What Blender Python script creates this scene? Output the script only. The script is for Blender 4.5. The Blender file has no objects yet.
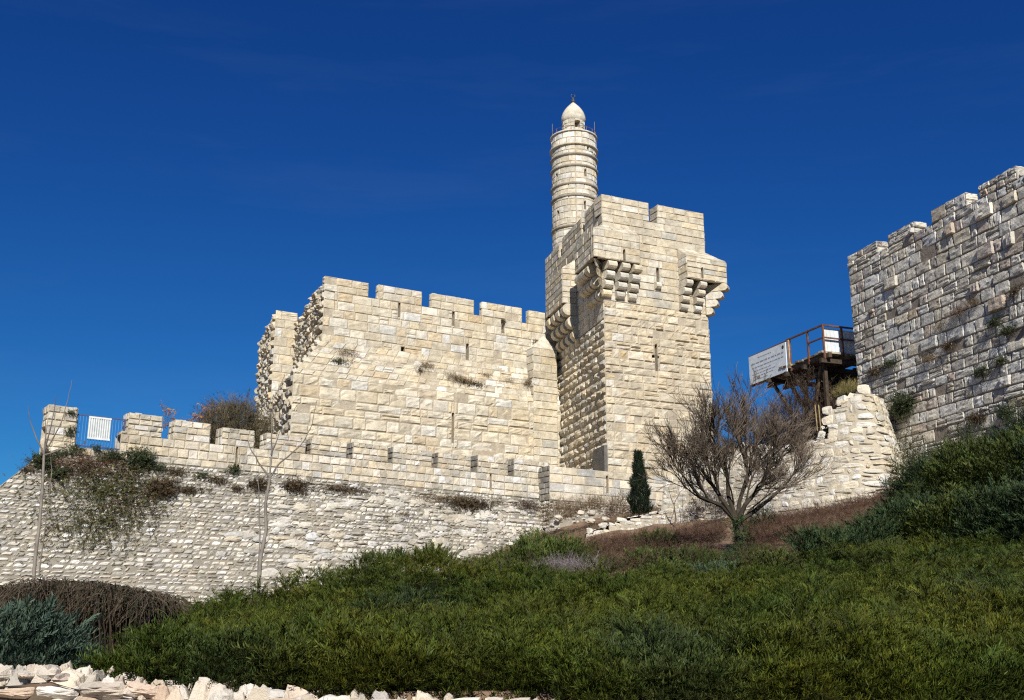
import bpy, math, random
import numpy as np
from mathutils import Vector, noise as mnoise

random.seed(7)
RS = np.random.RandomState(11)
R = math.radians
scene = bpy.context.scene
COL = scene.collection

# ------------------------------------------------------------------ camera, sky, sun, exposure
FPX, EYE, HOR = 1100.0, 1.7, 640.0
PITCH = math.atan((HOR - 350.0) / FPX)
CP, SP = math.cos(PITCH), math.sin(PITCH)
cam_data = bpy.data.cameras.new("camera")
cam_data.sensor_width = 36.0
cam_data.lens = 36.0 * FPX / 1024.0
cam_data.clip_start = 0.1
cam_data.clip_end = 5000.0
cam = bpy.data.objects.new("camera", cam_data)
COL.objects.link(cam)
cam.location = (0, 0, EYE)
cam.rotation_euler = (R(90) + PITCH, 0, 0)
scene.camera = cam

SUN_AZ = Vector((0.075, -1.0, 0)).normalized()
SUN_EL = R(37)
world = bpy.data.worlds.new("World")
scene.world = world
world.use_nodes = True
wn, wl = world.node_tree.nodes, world.node_tree.links
wn.clear()
sky = wn.new("ShaderNodeTexSky")
sky.sky_type = 'NISHITA'
sky.sun_disc = False
sky.sun_elevation = SUN_EL
sky.sun_rotation = math.atan2(SUN_AZ.x, SUN_AZ.y)
sky.altitude = 800
sky.air_density = 1.0
sky.dust_density = 0.2
sky.ozone_density = 1.0
sep = wn.new("ShaderNodeSeparateColor")
comb = wn.new("ShaderNodeCombineColor")
wl.new(sky.outputs[0], sep.inputs[0])
for k, (p, m) in enumerate([(1.46, 0.062), (1.34, 0.272), (1.0, 0.90)]):   # a deep, polarised winter blue
    a_ = wn.new("ShaderNodeMath"); a_.operation = 'POWER'; a_.inputs[1].default_value = p
    b_ = wn.new("ShaderNodeMath"); b_.operation = 'MULTIPLY'; b_.inputs[1].default_value = m
    wl.new(sep.outputs[k], a_.inputs[0]); wl.new(a_.outputs[0], b_.inputs[0]); wl.new(b_.outputs[0], comb.inputs[k])
bg = wn.new("ShaderNodeBackground")
bg.inputs[1].default_value = 0.06
wo = wn.new("ShaderNodeOutputWorld")
wtc = wn.new("ShaderNodeTexCoord"); wmp = wn.new("ShaderNodeMapping"); wmp.inputs["Scale"].default_value = (1.6, 1.6, 11.0); wmp.inputs["Rotation"].default_value = (0.06, 0.0, 0.4)
wno = wn.new("ShaderNodeTexNoise"); wno.inputs["Scale"].default_value = 1.9; wno.inputs["Detail"].default_value = 7; wno.inputs["Roughness"].default_value = 0.62
wmr = wn.new("ShaderNodeMapRange"); wmr.inputs[1].default_value = 0.52; wmr.inputs[2].default_value = 0.85; wmr.inputs[3].default_value = 0.0; wmr.inputs[4].default_value = 0.035
wmx = wn.new("ShaderNodeMix"); wmx.data_type = 'RGBA'; wmx.inputs[7].default_value = (4.0, 5.2, 6.6, 1)      # thin cirrus veil
wl.new(wtc.outputs["Generated"], wmp.inputs[0]); wl.new(wmp.outputs[0], wno.inputs["Vector"]); wl.new(wno.outputs[0], wmr.inputs[0])
wl.new(wmr.outputs[0], wmx.inputs[0]); wl.new(comb.outputs[0], wmx.inputs[6]); wl.new(wmx.outputs[2], bg.inputs[0])
wl.new(bg.outputs[0], wo.inputs[0])

sun_data = bpy.data.lights.new("sun", 'SUN')
sun_data.energy = 4.8
sun_data.angle = R(0.5)
sun_data.color = (1.0, 0.955, 0.875)
sun = bpy.data.objects.new("sun", sun_data)
COL.objects.link(sun)
sdir = Vector((SUN_AZ.x * math.cos(SUN_EL), SUN_AZ.y * math.cos(SUN_EL), math.sin(SUN_EL)))
sun.rotation_euler = sdir.to_track_quat('Z', 'Y').to_euler()
sun.location = (20, -60, 60)

scene.view_settings.view_transform = 'Standard'
scene.view_settings.look = 'None'
scene.view_settings.exposure = 0.45
scene.view_settings.gamma = 1.0
scene.view_settings.use_curve_mapping = False
scene.cycles.max_bounces = 6
scene.cycles.diffuse_bounces = 3
scene.cycles.use_denoising = False
scene.cycles.filter_width = 1.2

# ------------------------------------------------------------------ measuring helpers
def ray(px, py):
    u, v = (px - 512.0) / FPX, (350.0 - py) / FPX
    return Vector((u, CP - v * SP, SP + v * CP))
def at(px, py, Y):
    r = ray(px, py)
    return Vector((0, 0, EYE)) + r * (Y / r.y)
def zat(px, py, Y):
    return at(px, py, Y).z
def plan_hit(px, py, p, d):
    """where the sight line through a pixel crosses, in plan, the line p + t d"""
    r = ray(px, py); k = r.x / r.y
    t = (k * p[1] - p[0]) / (d[0] - k * d[1])
    return Vector((p[0] + t * d[0], p[1] + t * d[1], 0))
def isect(p, d, q, e):
    den = d[0] * e[1] - d[1] * e[0]
    t = ((q[0] - p[0]) * e[1] - (q[1] - p[1]) * e[0]) / den
    return Vector((p[0] + t * d[0], p[1] + t * d[1], 0))
def v3(p, z): return Vector((p[0], p[1], z))
def unit(x, y): return Vector((x, y, 0)).normalized()

# ------------------------------------------------------------------ things, parts
def thing(name, label, cat, loc=(0, 0, 0), group=None):
    o = bpy.data.objects.new(name, None)
    o.empty_display_size = 0.3
    COL.objects.link(o)
    o.location = loc
    o['label'] = label; o['category'] = cat
    if group: o['group'] = group
    return o
def tag(o, label, cat, group=None, kind=None):
    if label: o['label'] = label
    if cat: o['category'] = cat
    if group: o['group'] = group
    if kind: o['kind'] = kind
    return o
def base_of(parent):
    b = Vector((0, 0, 0))
    while parent is not None:
        b += Vector(parent.location); parent = parent.parent
    return b
def np_obj(name, V, Fq, C, mat, parent=None, smooth=False, origin=None):
    """V (n,3), Fq (m,k) faces all of k corners, C (n,3) colours -> one mesh object"""
    V = np.asarray(V, np.float32)
    b = base_of(parent)
    if parent is None and origin is not None: b = Vector(origin)
    V = V - np.array(b, np.float32)
    Fq = np.asarray(Fq, np.int32)
    me = bpy.data.meshes.new(name)
    m, k = Fq.shape
    me.vertices.add(len(V)); me.vertices.foreach_set("co", V.ravel())
    me.loops.add(m * k); me.loops.foreach_set("vertex_index", Fq.ravel())
    me.polygons.add(m)
    me.polygons.foreach_set("loop_start", np.arange(0, m * k, k, dtype=np.int32))
    me.polygons.foreach_set("loop_total", np.full(m, k, np.int32))
    me.polygons.foreach_set("use_smooth", np.full(m, smooth))
    a = me.color_attributes.new("Col", 'FLOAT_COLOR', 'POINT')
    C4 = np.ones((len(V), 4), np.float32); C4[:, :3] = C
    a.data.foreach_set("color", C4.ravel())
    me.update(); me.validate()
    me.materials.append(mat)
    o = bpy.data.objects.new(name, me)
    COL.objects.link(o)
    if parent is not None: o.parent = parent
    elif origin is not None: o.location = origin
    return o

class MB:
    def __init__(s): s.v, s.f, s.c = [], [], []
    def add(s, pts, faces, col):
        o = len(s.v)
        s.v.extend([tuple(p) for p in pts]); s.c.extend([col] * len(pts))
        s.f.extend([tuple(i + o for i in f) for f in faces])
    def quad(s, a, b, c, d, col): s.add([a, b, c, d], [(0, 1, 2, 3)], col)
    def box(s, o, a, b, c, col):
        """box with corner o and edge vectors a b c"""
        o, a, b, c = map(Vector, (o, a, b, c))
        P = [o, o + a, o + a + b, o + b, o + c, o + a + c, o + a + b + c, o + b + c]
        if a.cross(b).dot(c) < 0: P = [P[i] for i in (3, 2, 1, 0, 7, 6, 5, 4)]
        s.add(P, [(3, 2, 1, 0), (4, 5, 6, 7), (0, 1, 5, 4), (1, 2, 6, 5), (2, 3, 7, 6), (3, 0, 4, 7)], col)
    def bar(s, p, q, w, h, col, up=(0, 0, 1)):
        p, q = Vector(p), Vector(q); d = (q - p)
        x = d.cross(Vector(up))
        x = x.normalized() if x.length > 1e-6 else Vector((1, 0, 0))
        y = x.cross(d).normalized()
        s.box(p - x * w / 2 - y * h / 2, d, x * w, y * h, col)
    def tube(s, pts, rad, n, col):
        pts = [Vector(p) for p in pts]
        o = len(s.v); m = len(pts)
        ref = Vector((0.31, 0.77, 0.55))
        for i, p in enumerate(pts):
            d = (pts[min(i + 1, m - 1)] - pts[max(i - 1, 0)])
            d = d.normalized() if d.length > 1e-9 else Vector((0, 0, 1))
            x = d.cross(ref)
            x = x.normalized() if x.length > 1e-4 else d.cross(Vector((1, 0, 0))).normalized()
            y = d.cross(x); r = rad[i] if hasattr(rad, '__len__') else rad
            for k in range(n):
                a = 2 * math.pi * k / n
                s.v.append(tuple(p + x * (r * math.cos(a)) + y * (r * math.sin(a)))); s.c.append(col)
        for i in range(m - 1):
            for k in range(n):
                k2 = (k + 1) % n
                s.f.append((o + i * n + k, o + i * n + k2, o + (i + 1) * n + k2, o + (i + 1) * n + k))
    def build(s, name, mat, parent=None, smooth=False, origin=None):
        b = base_of(parent)
        if parent is None and origin is not None: b = Vector(origin)
        me = bpy.data.meshes.new(name)
        me.from_pydata([(x - b.x, y - b.y, z - b.z) for x, y, z in s.v], [], s.f)
        a = me.color_attributes.new("Col", 'FLOAT_COLOR', 'POINT')
        C4 = np.ones((len(s.v), 4), np.float32); C4[:, :3] = np.array(s.c, np.float32)
        a.data.foreach_set("color", C4.ravel())
        if smooth: me.polygons.foreach_set("use_smooth", np.full(len(me.polygons), True))
        me.update()
        me.materials.append(mat)
        o = bpy.data.objects.new(name, me)
        COL.objects.link(o)
        if parent is not None: o.parent = parent
        elif origin is not None: o.location = origin
        return o

# ------------------------------------------------------------------ materials
def new_mat(name):
    m = bpy.data.materials.new(name); m.use_nodes = True
    nt = m.node_tree; nt.nodes.clear()
    out = nt.nodes.new("ShaderNodeOutputMaterial")
    b = nt.nodes.new("ShaderNodeBsdfPrincipled")
    nt.links.new(b.outputs[0], out.inputs[0])
    return m, nt.nodes, nt.links, b, out
def N(nodes, t, **kw):
    n = nodes.new(t)
    for k, v in kw.items(): setattr(n, k, v)
    return n
def stone_mat(name, stain=0.35, stain_col=(0.16, 0.15, 0.13), grain=1.0, bump=0.5, warm=(0.62, 0.46, 0.27), warm_amt=0.25, streak=0.3):
    m, nd, ln, b, out = new_mat(name)
    geo = N(nd, "ShaderNodeNewGeometry")
    att = N(nd, "ShaderNodeAttribute"); att.attribute_name = "Col"
    n1 = N(nd, "ShaderNodeTexNoise"); n1.inputs["Scale"].default_value = 2.3; n1.inputs["Detail"].default_value = 9; n1.inputs["Roughness"].default_value = 0.68
    ln.new(geo.outputs["Position"], n1.inputs["Vector"])
    r1 = N(nd, "ShaderNodeMapRange"); r1.inputs[1].default_value = 0.25; r1.inputs[2].default_value = 0.75; r1.inputs[3].default_value = 1 - 0.30 * grain; r1.inputs[4].default_value = 1 + 0.22 * grain
    ln.new(n1.outputs[0], r1.inputs[0])
    mul = N(nd, "ShaderNodeMix", data_type='RGBA', blend_type='MULTIPLY'); mul.inputs[0].default_value = 1
    ln.new(att.outputs[0], mul.inputs[6]); ln.new(r1.outputs[0], mul.inputs[7])
    # warm iron stains in patches
    n2 = N(nd, "ShaderNodeTexNoise"); n2.inputs["Scale"].default_value = 0.55; n2.inputs["Detail"].default_value = 6; n2.inputs["Roughness"].default_value = 0.6
    ln.new(geo.outputs["Position"], n2.inputs["Vector"])
    r2 = N(nd, "ShaderNodeMapRange"); r2.inputs[1].default_value = 0.52; r2.inputs[2].default_value = 0.72; r2.inputs[3].default_value = 0; r2.inputs[4].default_value = warm_amt
    ln.new(n2.outputs[0], r2.inputs[0])
    mw = N(nd, "ShaderNodeMix", data_type='RGBA'); mw.inputs[7].default_value = (*warm, 1)
    ln.new(r2.outputs[0], mw.inputs[0]); ln.new(mul.outputs[2], mw.inputs[6])
    # grey lichen and run-off streaks, long in height
    mp = N(nd, "ShaderNodeMapping"); mp.inputs["Scale"].default_value = (1.0, 1.0, 0.22)
    ln.new(geo.outputs["Position"], mp.inputs[0])
    n3 = N(nd, "ShaderNodeTexNoise"); n3.inputs["Scale"].default_value = 0.8; n3.inputs["Detail"].default_value = 8; n3.inputs["Roughness"].default_value = 0.7
    ln.new(mp.outputs[0], n3.inputs["Vector"])
    r3 = N(nd, "ShaderNodeMapRange"); r3.inputs[1].default_value = 0.50; r3.inputs[2].default_value = 0.74; r3.inputs[3].default_value = 0; r3.inputs[4].default_value = streak
    ln.new(n3.outputs[0], r3.inputs[0])
    ms = N(nd, "ShaderNodeMix", data_type='RGBA'); ms.inputs[7].default_value = (*stain_col, 1)
    ln.new(r3.outputs[0], ms.inputs[0]); ln.new(mw.outputs[2], ms.inputs[6])
    # small dark pits
    n4 = N(nd, "ShaderNodeTexNoise"); n4.inputs["Scale"].default_value = 9.0; n4.inputs["Detail"].default_value = 6; n4.inputs["Roughness"].default_value = 0.75
    ln.new(geo.outputs["Position"], n4.inputs["Vector"])
    r4 = N(nd, "ShaderNodeMapRange"); r4.inputs[1].default_value = 0.58; r4.inputs[2].default_value = 0.72; r4.inputs[3].default_value = 0; r4.inputs[4].default_value = stain
    ln.new(n4.outputs[0], r4.inputs[0])
    mq = N(nd, "ShaderNodeMix", data_type='RGBA'); mq.inputs[7].default_value = (*stain_col, 1)
    ln.new(r4.outputs[0], mq.inputs[0]); ln.new(ms.outputs[2], mq.inputs[6])
    ln.new(mq.outputs[2], b.inputs["Base Color"])
    b.inputs["Roughness"].default_value = 0.92
    b.inputs["Specular IOR Level"].default_value = 0.2
    bp = N(nd, "ShaderNodeBump"); bp.inputs["Strength"].default_value = bump; bp.inputs["Distance"].default_value = 0.06
    ad = N(nd, "ShaderNodeMath", operation='ADD'); ln.new(n1.outputs[0], ad.inputs[0]); ln.new(n4.outputs[0], ad.inputs[1])
    ln.new(ad.outputs[0], bp.inputs["Height"]); ln.new(bp.outputs[0], b.inputs["Normal"])
    return m
def attr_mat(name, rough=0.7, spec=0.25, var=0.25, nscale=6.0, translucent=0.0, metallic=0.0):
    m, nd, ln, b, out = new_mat(name)
    geo = N(nd, "ShaderNodeNewGeometry")
    att = N(nd, "ShaderNodeAttribute"); att.attribute_name = "Col"
    n1 = N(nd, "ShaderNodeTexNoise"); n1.inputs["Scale"].default_value = nscale; n1.inputs["Detail"].default_value = 5
    ln.new(geo.outputs["Position"], n1.inputs["Vector"])
    r1 = N(nd, "ShaderNodeMapRange"); r1.inputs[1].default_value = 0.3; r1.inputs[2].default_value = 0.7; r1.inputs[3].default_value = 1 - var; r1.inputs[4].default_value = 1 + var
    ln.new(n1.outputs[0], r1.inputs[0])
    mul = N(nd, "ShaderNodeMix", data_type='RGBA', blend_type='MULTIPLY'); mul.inputs[0].default_value = 1
    ln.new(att.outputs[0], mul.inputs[6]); ln.new(r1.outputs[0], mul.inputs[7])
    ln.new(mul.outputs[2], b.inputs["Base Color"])
    b.inputs["Roughness"].default_value = rough
    b.inputs["Specular IOR Level"].default_value = spec
    b.inputs["Metallic"].default_value = metallic
    if translucent > 0:
        t = N(nd, "ShaderNodeBsdfTranslucent"); ln.new(mul.outputs[2], t.inputs[0])
        mx = N(nd, "ShaderNodeMixShader"); mx.inputs[0].default_value = translucent
        ln.new(b.outputs[0], mx.inputs[1]); ln.new(t.outputs[0], mx.inputs[2]); ln.new(mx.outputs[0], out.inputs[0])
    return m
M_STONE = stone_mat("limestone_ashlar", stain=0.42, stain_col=(0.20, 0.175, 0.13), warm=(0.52, 0.38, 0.22), warm_amt=0.34, streak=0.42, grain=1.35, bump=0.7)
M_RUBBLE = stone_mat("limestone_rubble", stain=0.5, stain_col=(0.17, 0.155, 0.125), streak=0.5, warm=(0.50, 0.41, 0.29), warm_amt=0.3, bump=0.8, grain=1.2)
M_GREY = stone_mat("grey_limestone", stain=0.55, stain_col=(0.22, 0.195, 0.155), streak=0.3, warm=(0.46, 0.36, 0.27), warm_amt=0.2, bump=0.8)
M_FIELD = stone_mat("field_stone", stain=0.4, stain_col=(0.2, 0.15, 0.11), warm=(0.55, 0.36, 0.24), warm_amt=0.3, bump=0.7)
M_LEAF = attr_mat("foliage", rough=0.6, spec=0.2, var=0.3, nscale=1.2, translucent=0.12)
M_TWIG = attr_mat("bark_and_twigs", rough=0.85, spec=0.1, var=0.25, nscale=5)
M_WOOD = attr_mat("weathered_timber", rough=0.8, spec=0.15, var=0.35, nscale=7)
M_PAINT = attr_mat("painted_metal", rough=0.5, spec=0.4, var=0.12, nscale=5)
M_SOIL = attr_mat("dry_soil", rough=0.95, spec=0.1, var=0.4, nscale=2.5)

# ------------------------------------------------------------------ masonry
class Q:
    """a four-cornered wall surface; u runs to the viewer's right, v upwards, in metres"""
    def __init__(s, p00, p10, p01, p11):
        s.a, s.b, s.c, s.d = map(Vector, (p00, p10, p01, p11))
        s.W = ((s.b - s.a).length + (s.d - s.c).length) / 2
        s.H = ((s.c - s.a).length + (s.d - s.b).length) / 2
        s.U = ((s.b - s.a) + (s.d - s.c)).normalized()
        s.V = ((s.c - s.a) + (s.d - s.b)).normalized()
        s.N = s.U.cross(s.V).normalized()
    def pt(s, u, v, d=0.0):
        x, y = u / s.W, v / s.H
        p = s.a * ((1 - x) * (1 - y)) + s.b * (x * (1 - y)) + s.c * ((1 - x) * y) + s.d * (x * y)
        return p + s.N * d
    def px(s, px, py):
        """(u, v) of the point of this plane seen at a pixel (rectangles only)"""
        r = ray(px, py); o = Vector((0, 0, EYE))
        t = (s.a - o).dot(s.N) / r.dot(s.N)
        p = o + r * t - s.a
        return p.dot(s.U), p.dot(s.V)
def wall_q(p, q, z0, z1):
    return Q(v3(p, z0), v3(q, z0), v3(p, z1), v3(q, z1))
class Curve:
    """an upright or battered wall surface over a plan polyline"""
    def __init__(s, pts, z0, z1, batter=0.0, closed=False):
        s.p = [Vector((a[0], a[1], 0)) for a in pts]
        s.L = [0]
        for i in range(len(s.p) - 1): s.L.append(s.L[-1] + (s.p[i + 1] - s.p[i]).length)
        s.W, s.z0, s.H, s.bt = s.L[-1], z0, z1 - z0, batter
        s.n = []
        for i in range(len(s.p)):
            if closed and i in (0, len(s.p) - 1): t = s.p[1] - s.p[-2]
            else: t = s.p[min(i + 1, len(s.p) - 1)] - s.p[max(i - 1, 0)]
            t.normalize(); s.n.append(Vector((t.y, -t.x, 0)))
    def pt(s, u, v, d=0.0):
        u = min(max(u, 0), s.W)
        i = 0
        while i < len(s.L) - 2 and s.L[i + 1] < u: i += 1
        f = (u - s.L[i]) / max(1e-6, s.L[i + 1] - s.L[i])
        p = s.p[i].lerp(s.p[i + 1], f); n = s.n[i].lerp(s.n[i + 1], f).normalized()
        return p + n * (d + s.bt * (s.H - v)) + Vector((0, 0, s.z0 + v))
def circle_pts(cx, cy, r, n, a0=-math.pi / 2):
    # runs to the right as seen from outside
    return [(cx + r * math.cos(a0 + 2 * math.pi * i / n), cy + r * math.sin(a0 + 2 * math.pi * i / n)) for i in range(n + 1)]

def cut(rect, holes):
    out = [rect]
    for (a0, a1, b0, b1) in holes:
        nxt = []
        for (u0, u1, v0, v1) in out:
            if u1 <= a0 or u0 >= a1 or v1 <= b0 or v0 >= b1: nxt.append((u0, u1, v0, v1)); continue
            if u0 < a0: nxt.append((u0, a0, v0, v1))
            if u1 > a1: nxt.append((a1, u1, v0, v1))
            m0, m1 = max(u0, a0), min(u1, a1)
            if v0 < b0: nxt.append((m0, m1, v0, b0))
            if v1 > b1: nxt.append((m0, m1, b1, v1))
        out = nxt
    return out
def tone(base, bright=0.12, hue=0.05):
    k = 1 + random.gauss(0, bright); h = random.gauss(0, hue)
    return (max(0.02, min(0.85, base[0] * k * (1 + h * 0.5))), max(0.02, min(0.85, base[1] * k)), max(0.02, min(0.85, base[2] * k * (1 - h))))
def one_stone(mb, S, rect, st, col):
    u0, u1, v0, v1 = rect
    w, h = u1 - u0, v1 - v0
    g = st['joint'] / 2
    if w < 2.5 * g + 0.02 or h < 2.5 * g + 0.02: return
    jit = st['jit']
    def J(): return random.uniform(-jit, jit)
    c = [(u0 + g + J(), v0 + g + J()), (u1 - g + J(), v0 + g + J()), (u0 + g + J(), v1 - g + J()), (u1 - g + J(), v1 - g + J())]
    n = st['n']
    eu, ev = min(0.3, st['bev'] / w), min(0.3, st['bev'] / h)
    def axis(e): return [0.0, e] + [e + (1 - 2 * e) * k / (n - 1) for k in range(1, n - 1)] + [1 - e, 1.0]
    A, B = axis(eu), axis(ev)
    base = random.uniform(*st['out'])
    if random.random() < st.get('sunk', 0): base -= random.uniform(0.05, 0.12); col = (col[0] * 0.92, col[1] * 0.84, col[2] * 0.70)
    if random.random() < st.get('prob', 0): base += random.uniform(0.4, 1) * st['proud']
    boss = st['boss'] * random.uniform(0.3, 1.2)
    tu, tv = random.gauss(0, st['tilt']), random.gauss(0, st['tilt'])
    rnd = st.get('round', 0)
    o = len(mb.v); na, nb = len(A), len(B)
    for j, y in enumerate(B):
        for i, x in enumerate(A):
            xx, yy = x, y
            if rnd:   # pull corners in so the outline reads as a field stone
                q = (2 * x - 1) * (2 * y - 1)
                k = rnd * abs(q) * 0.5
                xx = x + (0.5 - x) * k; yy = y + (0.5 - y) * k
            u = c[0][0] * (1 - xx) * (1 - yy) + c[1][0] * xx * (1 - yy) + c[2][0] * (1 - xx) * yy + c[3][0] * xx * yy
            v = c[0][1] * (1 - xx) * (1 - yy) + c[1][1] * xx * (1 - yy) + c[2][1] * (1 - xx) * yy + c[3][1] * xx * yy
            r = min(i, na - 1 - i, j, nb - 1 - j)
            if r == 0: d = -st['jd']
            else:
                d = base + tu * (x - 0.5) * w + tv * (y - 0.5) * h + random.gauss(0, st['rough'])
                if r >= 2: d += boss * random.uniform(0.55, 1.0)
            mb.v.append(tuple(S.pt(u, v, d))); mb.c.append(col)
    for j in range(nb - 1):
        for i in range(na - 1):
            k = o + j * na + i
            mb.f.append((k, k + 1, k + 1 + na, k + na))
def lay(mb, S, st, u0=None, u1=None, v0=None, v1=None, holes=(), top=None, tonefn=None, back=True, step=None):
    """fill part of a surface with courses of stones over a mortar bed"""
    u0 = 0 if u0 is None else u0; u1 = S.W if u1 is None else u1
    v0 = 0 if v0 is None else v0; v1 = S.H if v1 is None else v1
    if u1 - u0 < 0.05 or v1 - v0 < 0.05: return
    vs = [v0]
    while vs[-1] < v1 - 0.02:
        vs.append(vs[-1] + random.uniform(*st['ch']))
    k = (v1 - v0) / (vs[-1] - v0)
    vs = [v0 + (v - v0) * k for v in vs]
    for a, b in zip(vs[:-1], vs[1:]):
        us = [u0 + random.uniform(-0.5, 0) * st['cl'][0] * 0.8]
        us[0] = u0
        first = True
        while us[-1] < u1 - 1e-6:
            l = random.uniform(*st['cl'])
            if first: l *= random.uniform(0.5, 1.1); first = False
            nx = us[-1] + l
            if u1 - nx < st['cl'][0] * 0.6: nx = u1
            us.append(nx)
        for p, q in zip(us[:-1], us[1:]):
            if top is not None and (a + b) / 2 > top((p + q) / 2): continue
            if random.random() < st.get('miss', 0): continue
            base = random.choices(st['cols'], st.get('wts'))[0]
            col = tone(base, st.get('bright', 0.1), st.get('hue', 0.04))
            if tonefn: col = tonefn((p + q) / 2, (a + b) / 2, col)
            parts = cut((p, q, a, b), holes)
            # tall stones split in two now and then
            for rc in parts:
                if st.get('split', 0) and random.random() < st['split'] and rc[3] - rc[2] > 0.22:
                    m = rc[2] + (rc[3] - rc[2]) * random.uniform(0.35, 0.65)
                    one_stone(mb, S, (rc[0], rc[1], rc[2], m), st, col)
                    one_stone(mb, S, (rc[0], rc[1], m, rc[3]), st, tone(base, st.get('bright', 0.1)))
                else: one_stone(mb, S, rc, st, col)
    if back:
        d = -st['jd'] * 0.8
        step = step or (2.0 if isinstance(S, Q) else 0.5)
        nu = max(1, int((u1 - u0) / step))
        for i in range(nu):
            a, b = u0 + (u1 - u0) * i / nu, u0 + (u1 - u0) * (i + 1) / nu
            t = v1 if top is None else min(v1, min(top(a), top(b)) - 0.12)
            if t <= v0: continue
            for (p, q, r, s) in cut((a, b, v0, t), holes):
                mb.quad(S.pt(p, r, d), S.pt(q, r, d), S.pt(q, s, d), S.pt(p, s, d), st['mortar'])
def style(ch, cl, cols, mortar, joint=0.04, jd=0.04, bev=0.04, out=(0, 0.02), boss=0.0, rough=0.006, tilt=0.01, jit=0.008, n=3, **kw):
    d = dict(ch=ch, cl=cl, cols=cols, mortar=mortar, joint=joint, jd=jd, bev=bev, out=out, boss=boss, rough=rough, tilt=tilt, jit=jit, n=n)
    d.update(kw); return d
CREAM, PALE, GOLD, ASH, BUFF, WHITE = (0.56, 0.495, 0.375), (0.60, 0.545, 0.44), (0.52, 0.43, 0.30), (0.46, 0.43, 0.36), (0.53, 0.46, 0.34), (0.66, 0.62, 0.54)
MORT = (0.42, 0.36, 0.27)
ST_TOP = style((0.50, 0.62), (0.7, 1.4), [CREAM, PALE, BUFF, ASH], MORT, wts=[5, 3, 3, 1], joint=0.03, jd=0.03, out=(0, 0.03), rough=0.008, bright=0.08)
ST_TOWER = style((0.46, 0.66), (0.4, 1.25), [(0.53, 0.455, 0.335), PALE, BUFF, GOLD], MORT, wts=[5, 1, 5, 1], joint=0.03, jd=0.03, bev=0.06, out=(0, 0.06), boss=0.035, rough=0.014, tilt=0.02, bright=0.07, sunk=0.04, split=0.10, prob=0.05, proud=0.09, n=4)
ST_RUST = style((0.52, 0.68), (0.7, 1.3), [CREAM, BUFF, ASH], MORT, wts=[4, 4, 2], joint=0.07, jd=0.07, bev=0.09, out=(0.0, 0.08), boss=0.16, rough=0.03, tilt=0.05, bright=0.12, n=4)
ST_BAST = style((0.58, 0.74), (0.5, 1.5), [CREAM, PALE, BUFF, GOLD, WHITE], MORT, wts=[5, 4, 3, 1, 1], joint=0.03, jd=0.02, bev=0.05, out=(0, 0.035), boss=0.012, rough=0.009, tilt=0.012, bright=0.05, sunk=0.025, split=0.06, n=4, miss=0.004)
ST_LOWB = style((0.50, 0.84), (0.5, 1.7), [CREAM, PALE, GOLD, BUFF], MORT, wts=[5, 5, 1, 2], joint=0.03, jd=0.025, bev=0.08, out=(-0.01, 0.06), boss=0.035, rough=0.018, tilt=0.02, bright=0.05, sunk=0.03, split=0.06, n=4, miss=0.006)
ST_SIDE = style((0.55, 0.75), (0.6, 1.3), [CREAM, ASH, BUFF], (0.2, 0.17, 0.13), wts=[3, 4, 3], joint=0.09, jd=0.12, bev=0.1, out=(0.0, 0.2), boss=0.16, rough=0.04, tilt=0.05, bright=0.14, n=4)
ST_PARA = style((0.30, 0.42), (0.32, 0.75), [PALE, WHITE, CREAM, ASH], (0.40, 0.35, 0.27), wts=[4, 3, 5, 2], joint=0.035, jd=0.03, bev=0.03, out=(0, 0.03), boss=0.015, rough=0.008, tilt=0.015, bright=0.11, miss=0.004)
ST_GLAC = style((0.17, 0.33), (0.18, 0.52), [(0.60, 0.565, 0.49), (0.69, 0.66, 0.60), (0.52, 0.485, 0.415), (0.40, 0.375, 0.32)], (0.26, 0.235, 0.19), wts=[5, 5, 3, 2], joint=0.045, jd=0.05, bev=0.05, out=(-0.02, 0.035), boss=0.02, rough=0.010, tilt=0.04, jit=0.04, n=4, bright=0.12, round=0.34, miss=0.03, split=0.12)
ST_CURV = style((0.19, 0.46), (0.20, 0.62), [PALE, WHITE, CREAM, ASH], (0.48, 0.42, 0.32), wts=[5, 5, 2, 1], joint=0.04, jd=0.015, bev=0.05, out=(-0.008, 0.022), boss=0.012, rough=0.008, tilt=0.03, jit=0.085, n=4, bright=0.09, round=0.36, miss=0.0, split=0.2)
GR1, GR2, GR3 = (0.55, 0.515, 0.44), (0.61, 0.58, 0.51), (0.47, 0.43, 0.36)
ST_GREY = style((0.34, 0.56), (0.28, 1.0), [GR1, GR2, GR3, (0.47, 0.40, 0.33)], (0.24, 0.20, 0.16), wts=[4, 4, 2, 1], joint=0.03, jd=0.022, bev=0.03, out=(0.0, 0.03), boss=0.012, rough=0.011, tilt=0.028, jit=0.022, n=5, bright=0.09, prob=0.04, proud=0.12, miss=0.008, split=0.12, sunk=0.02)

def slit_lining(name, S, rc, depth, parent, through=False, col=MORT, d0=-0.03):
    mb = MB(); u0, u1, v0, v1 = rc
    f = [S.pt(u0, v0, d0), S.pt(u1, v0, d0), S.pt(u1, v1, d0), S.pt(u0, v1, d0)]
    b = [S.pt(u0, v0, -depth), S.pt(u1, v0, -depth), S.pt(u1, v1, -depth), S.pt(u0, v1, -depth)]
    for i in range(4):
        j = (i + 1) % 4
        mb.quad(f[i], f[j], b[j], b[i], col)
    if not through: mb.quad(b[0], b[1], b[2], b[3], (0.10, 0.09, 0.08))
    return mb.build(name, M_STONE, parent)
def px_rect(S, px, y0, y1, wpx):
    ua, va = S.px(px - wpx / 2, y1); ub, vb = S.px(px + wpx / 2, y0)
    um, _ = S.px(px, (y0 + y1) / 2); hw = (ub - ua) / 2
    hw = max(abs(hw), 0.05)
    return (um - hw, um + hw, va, vb)

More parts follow.
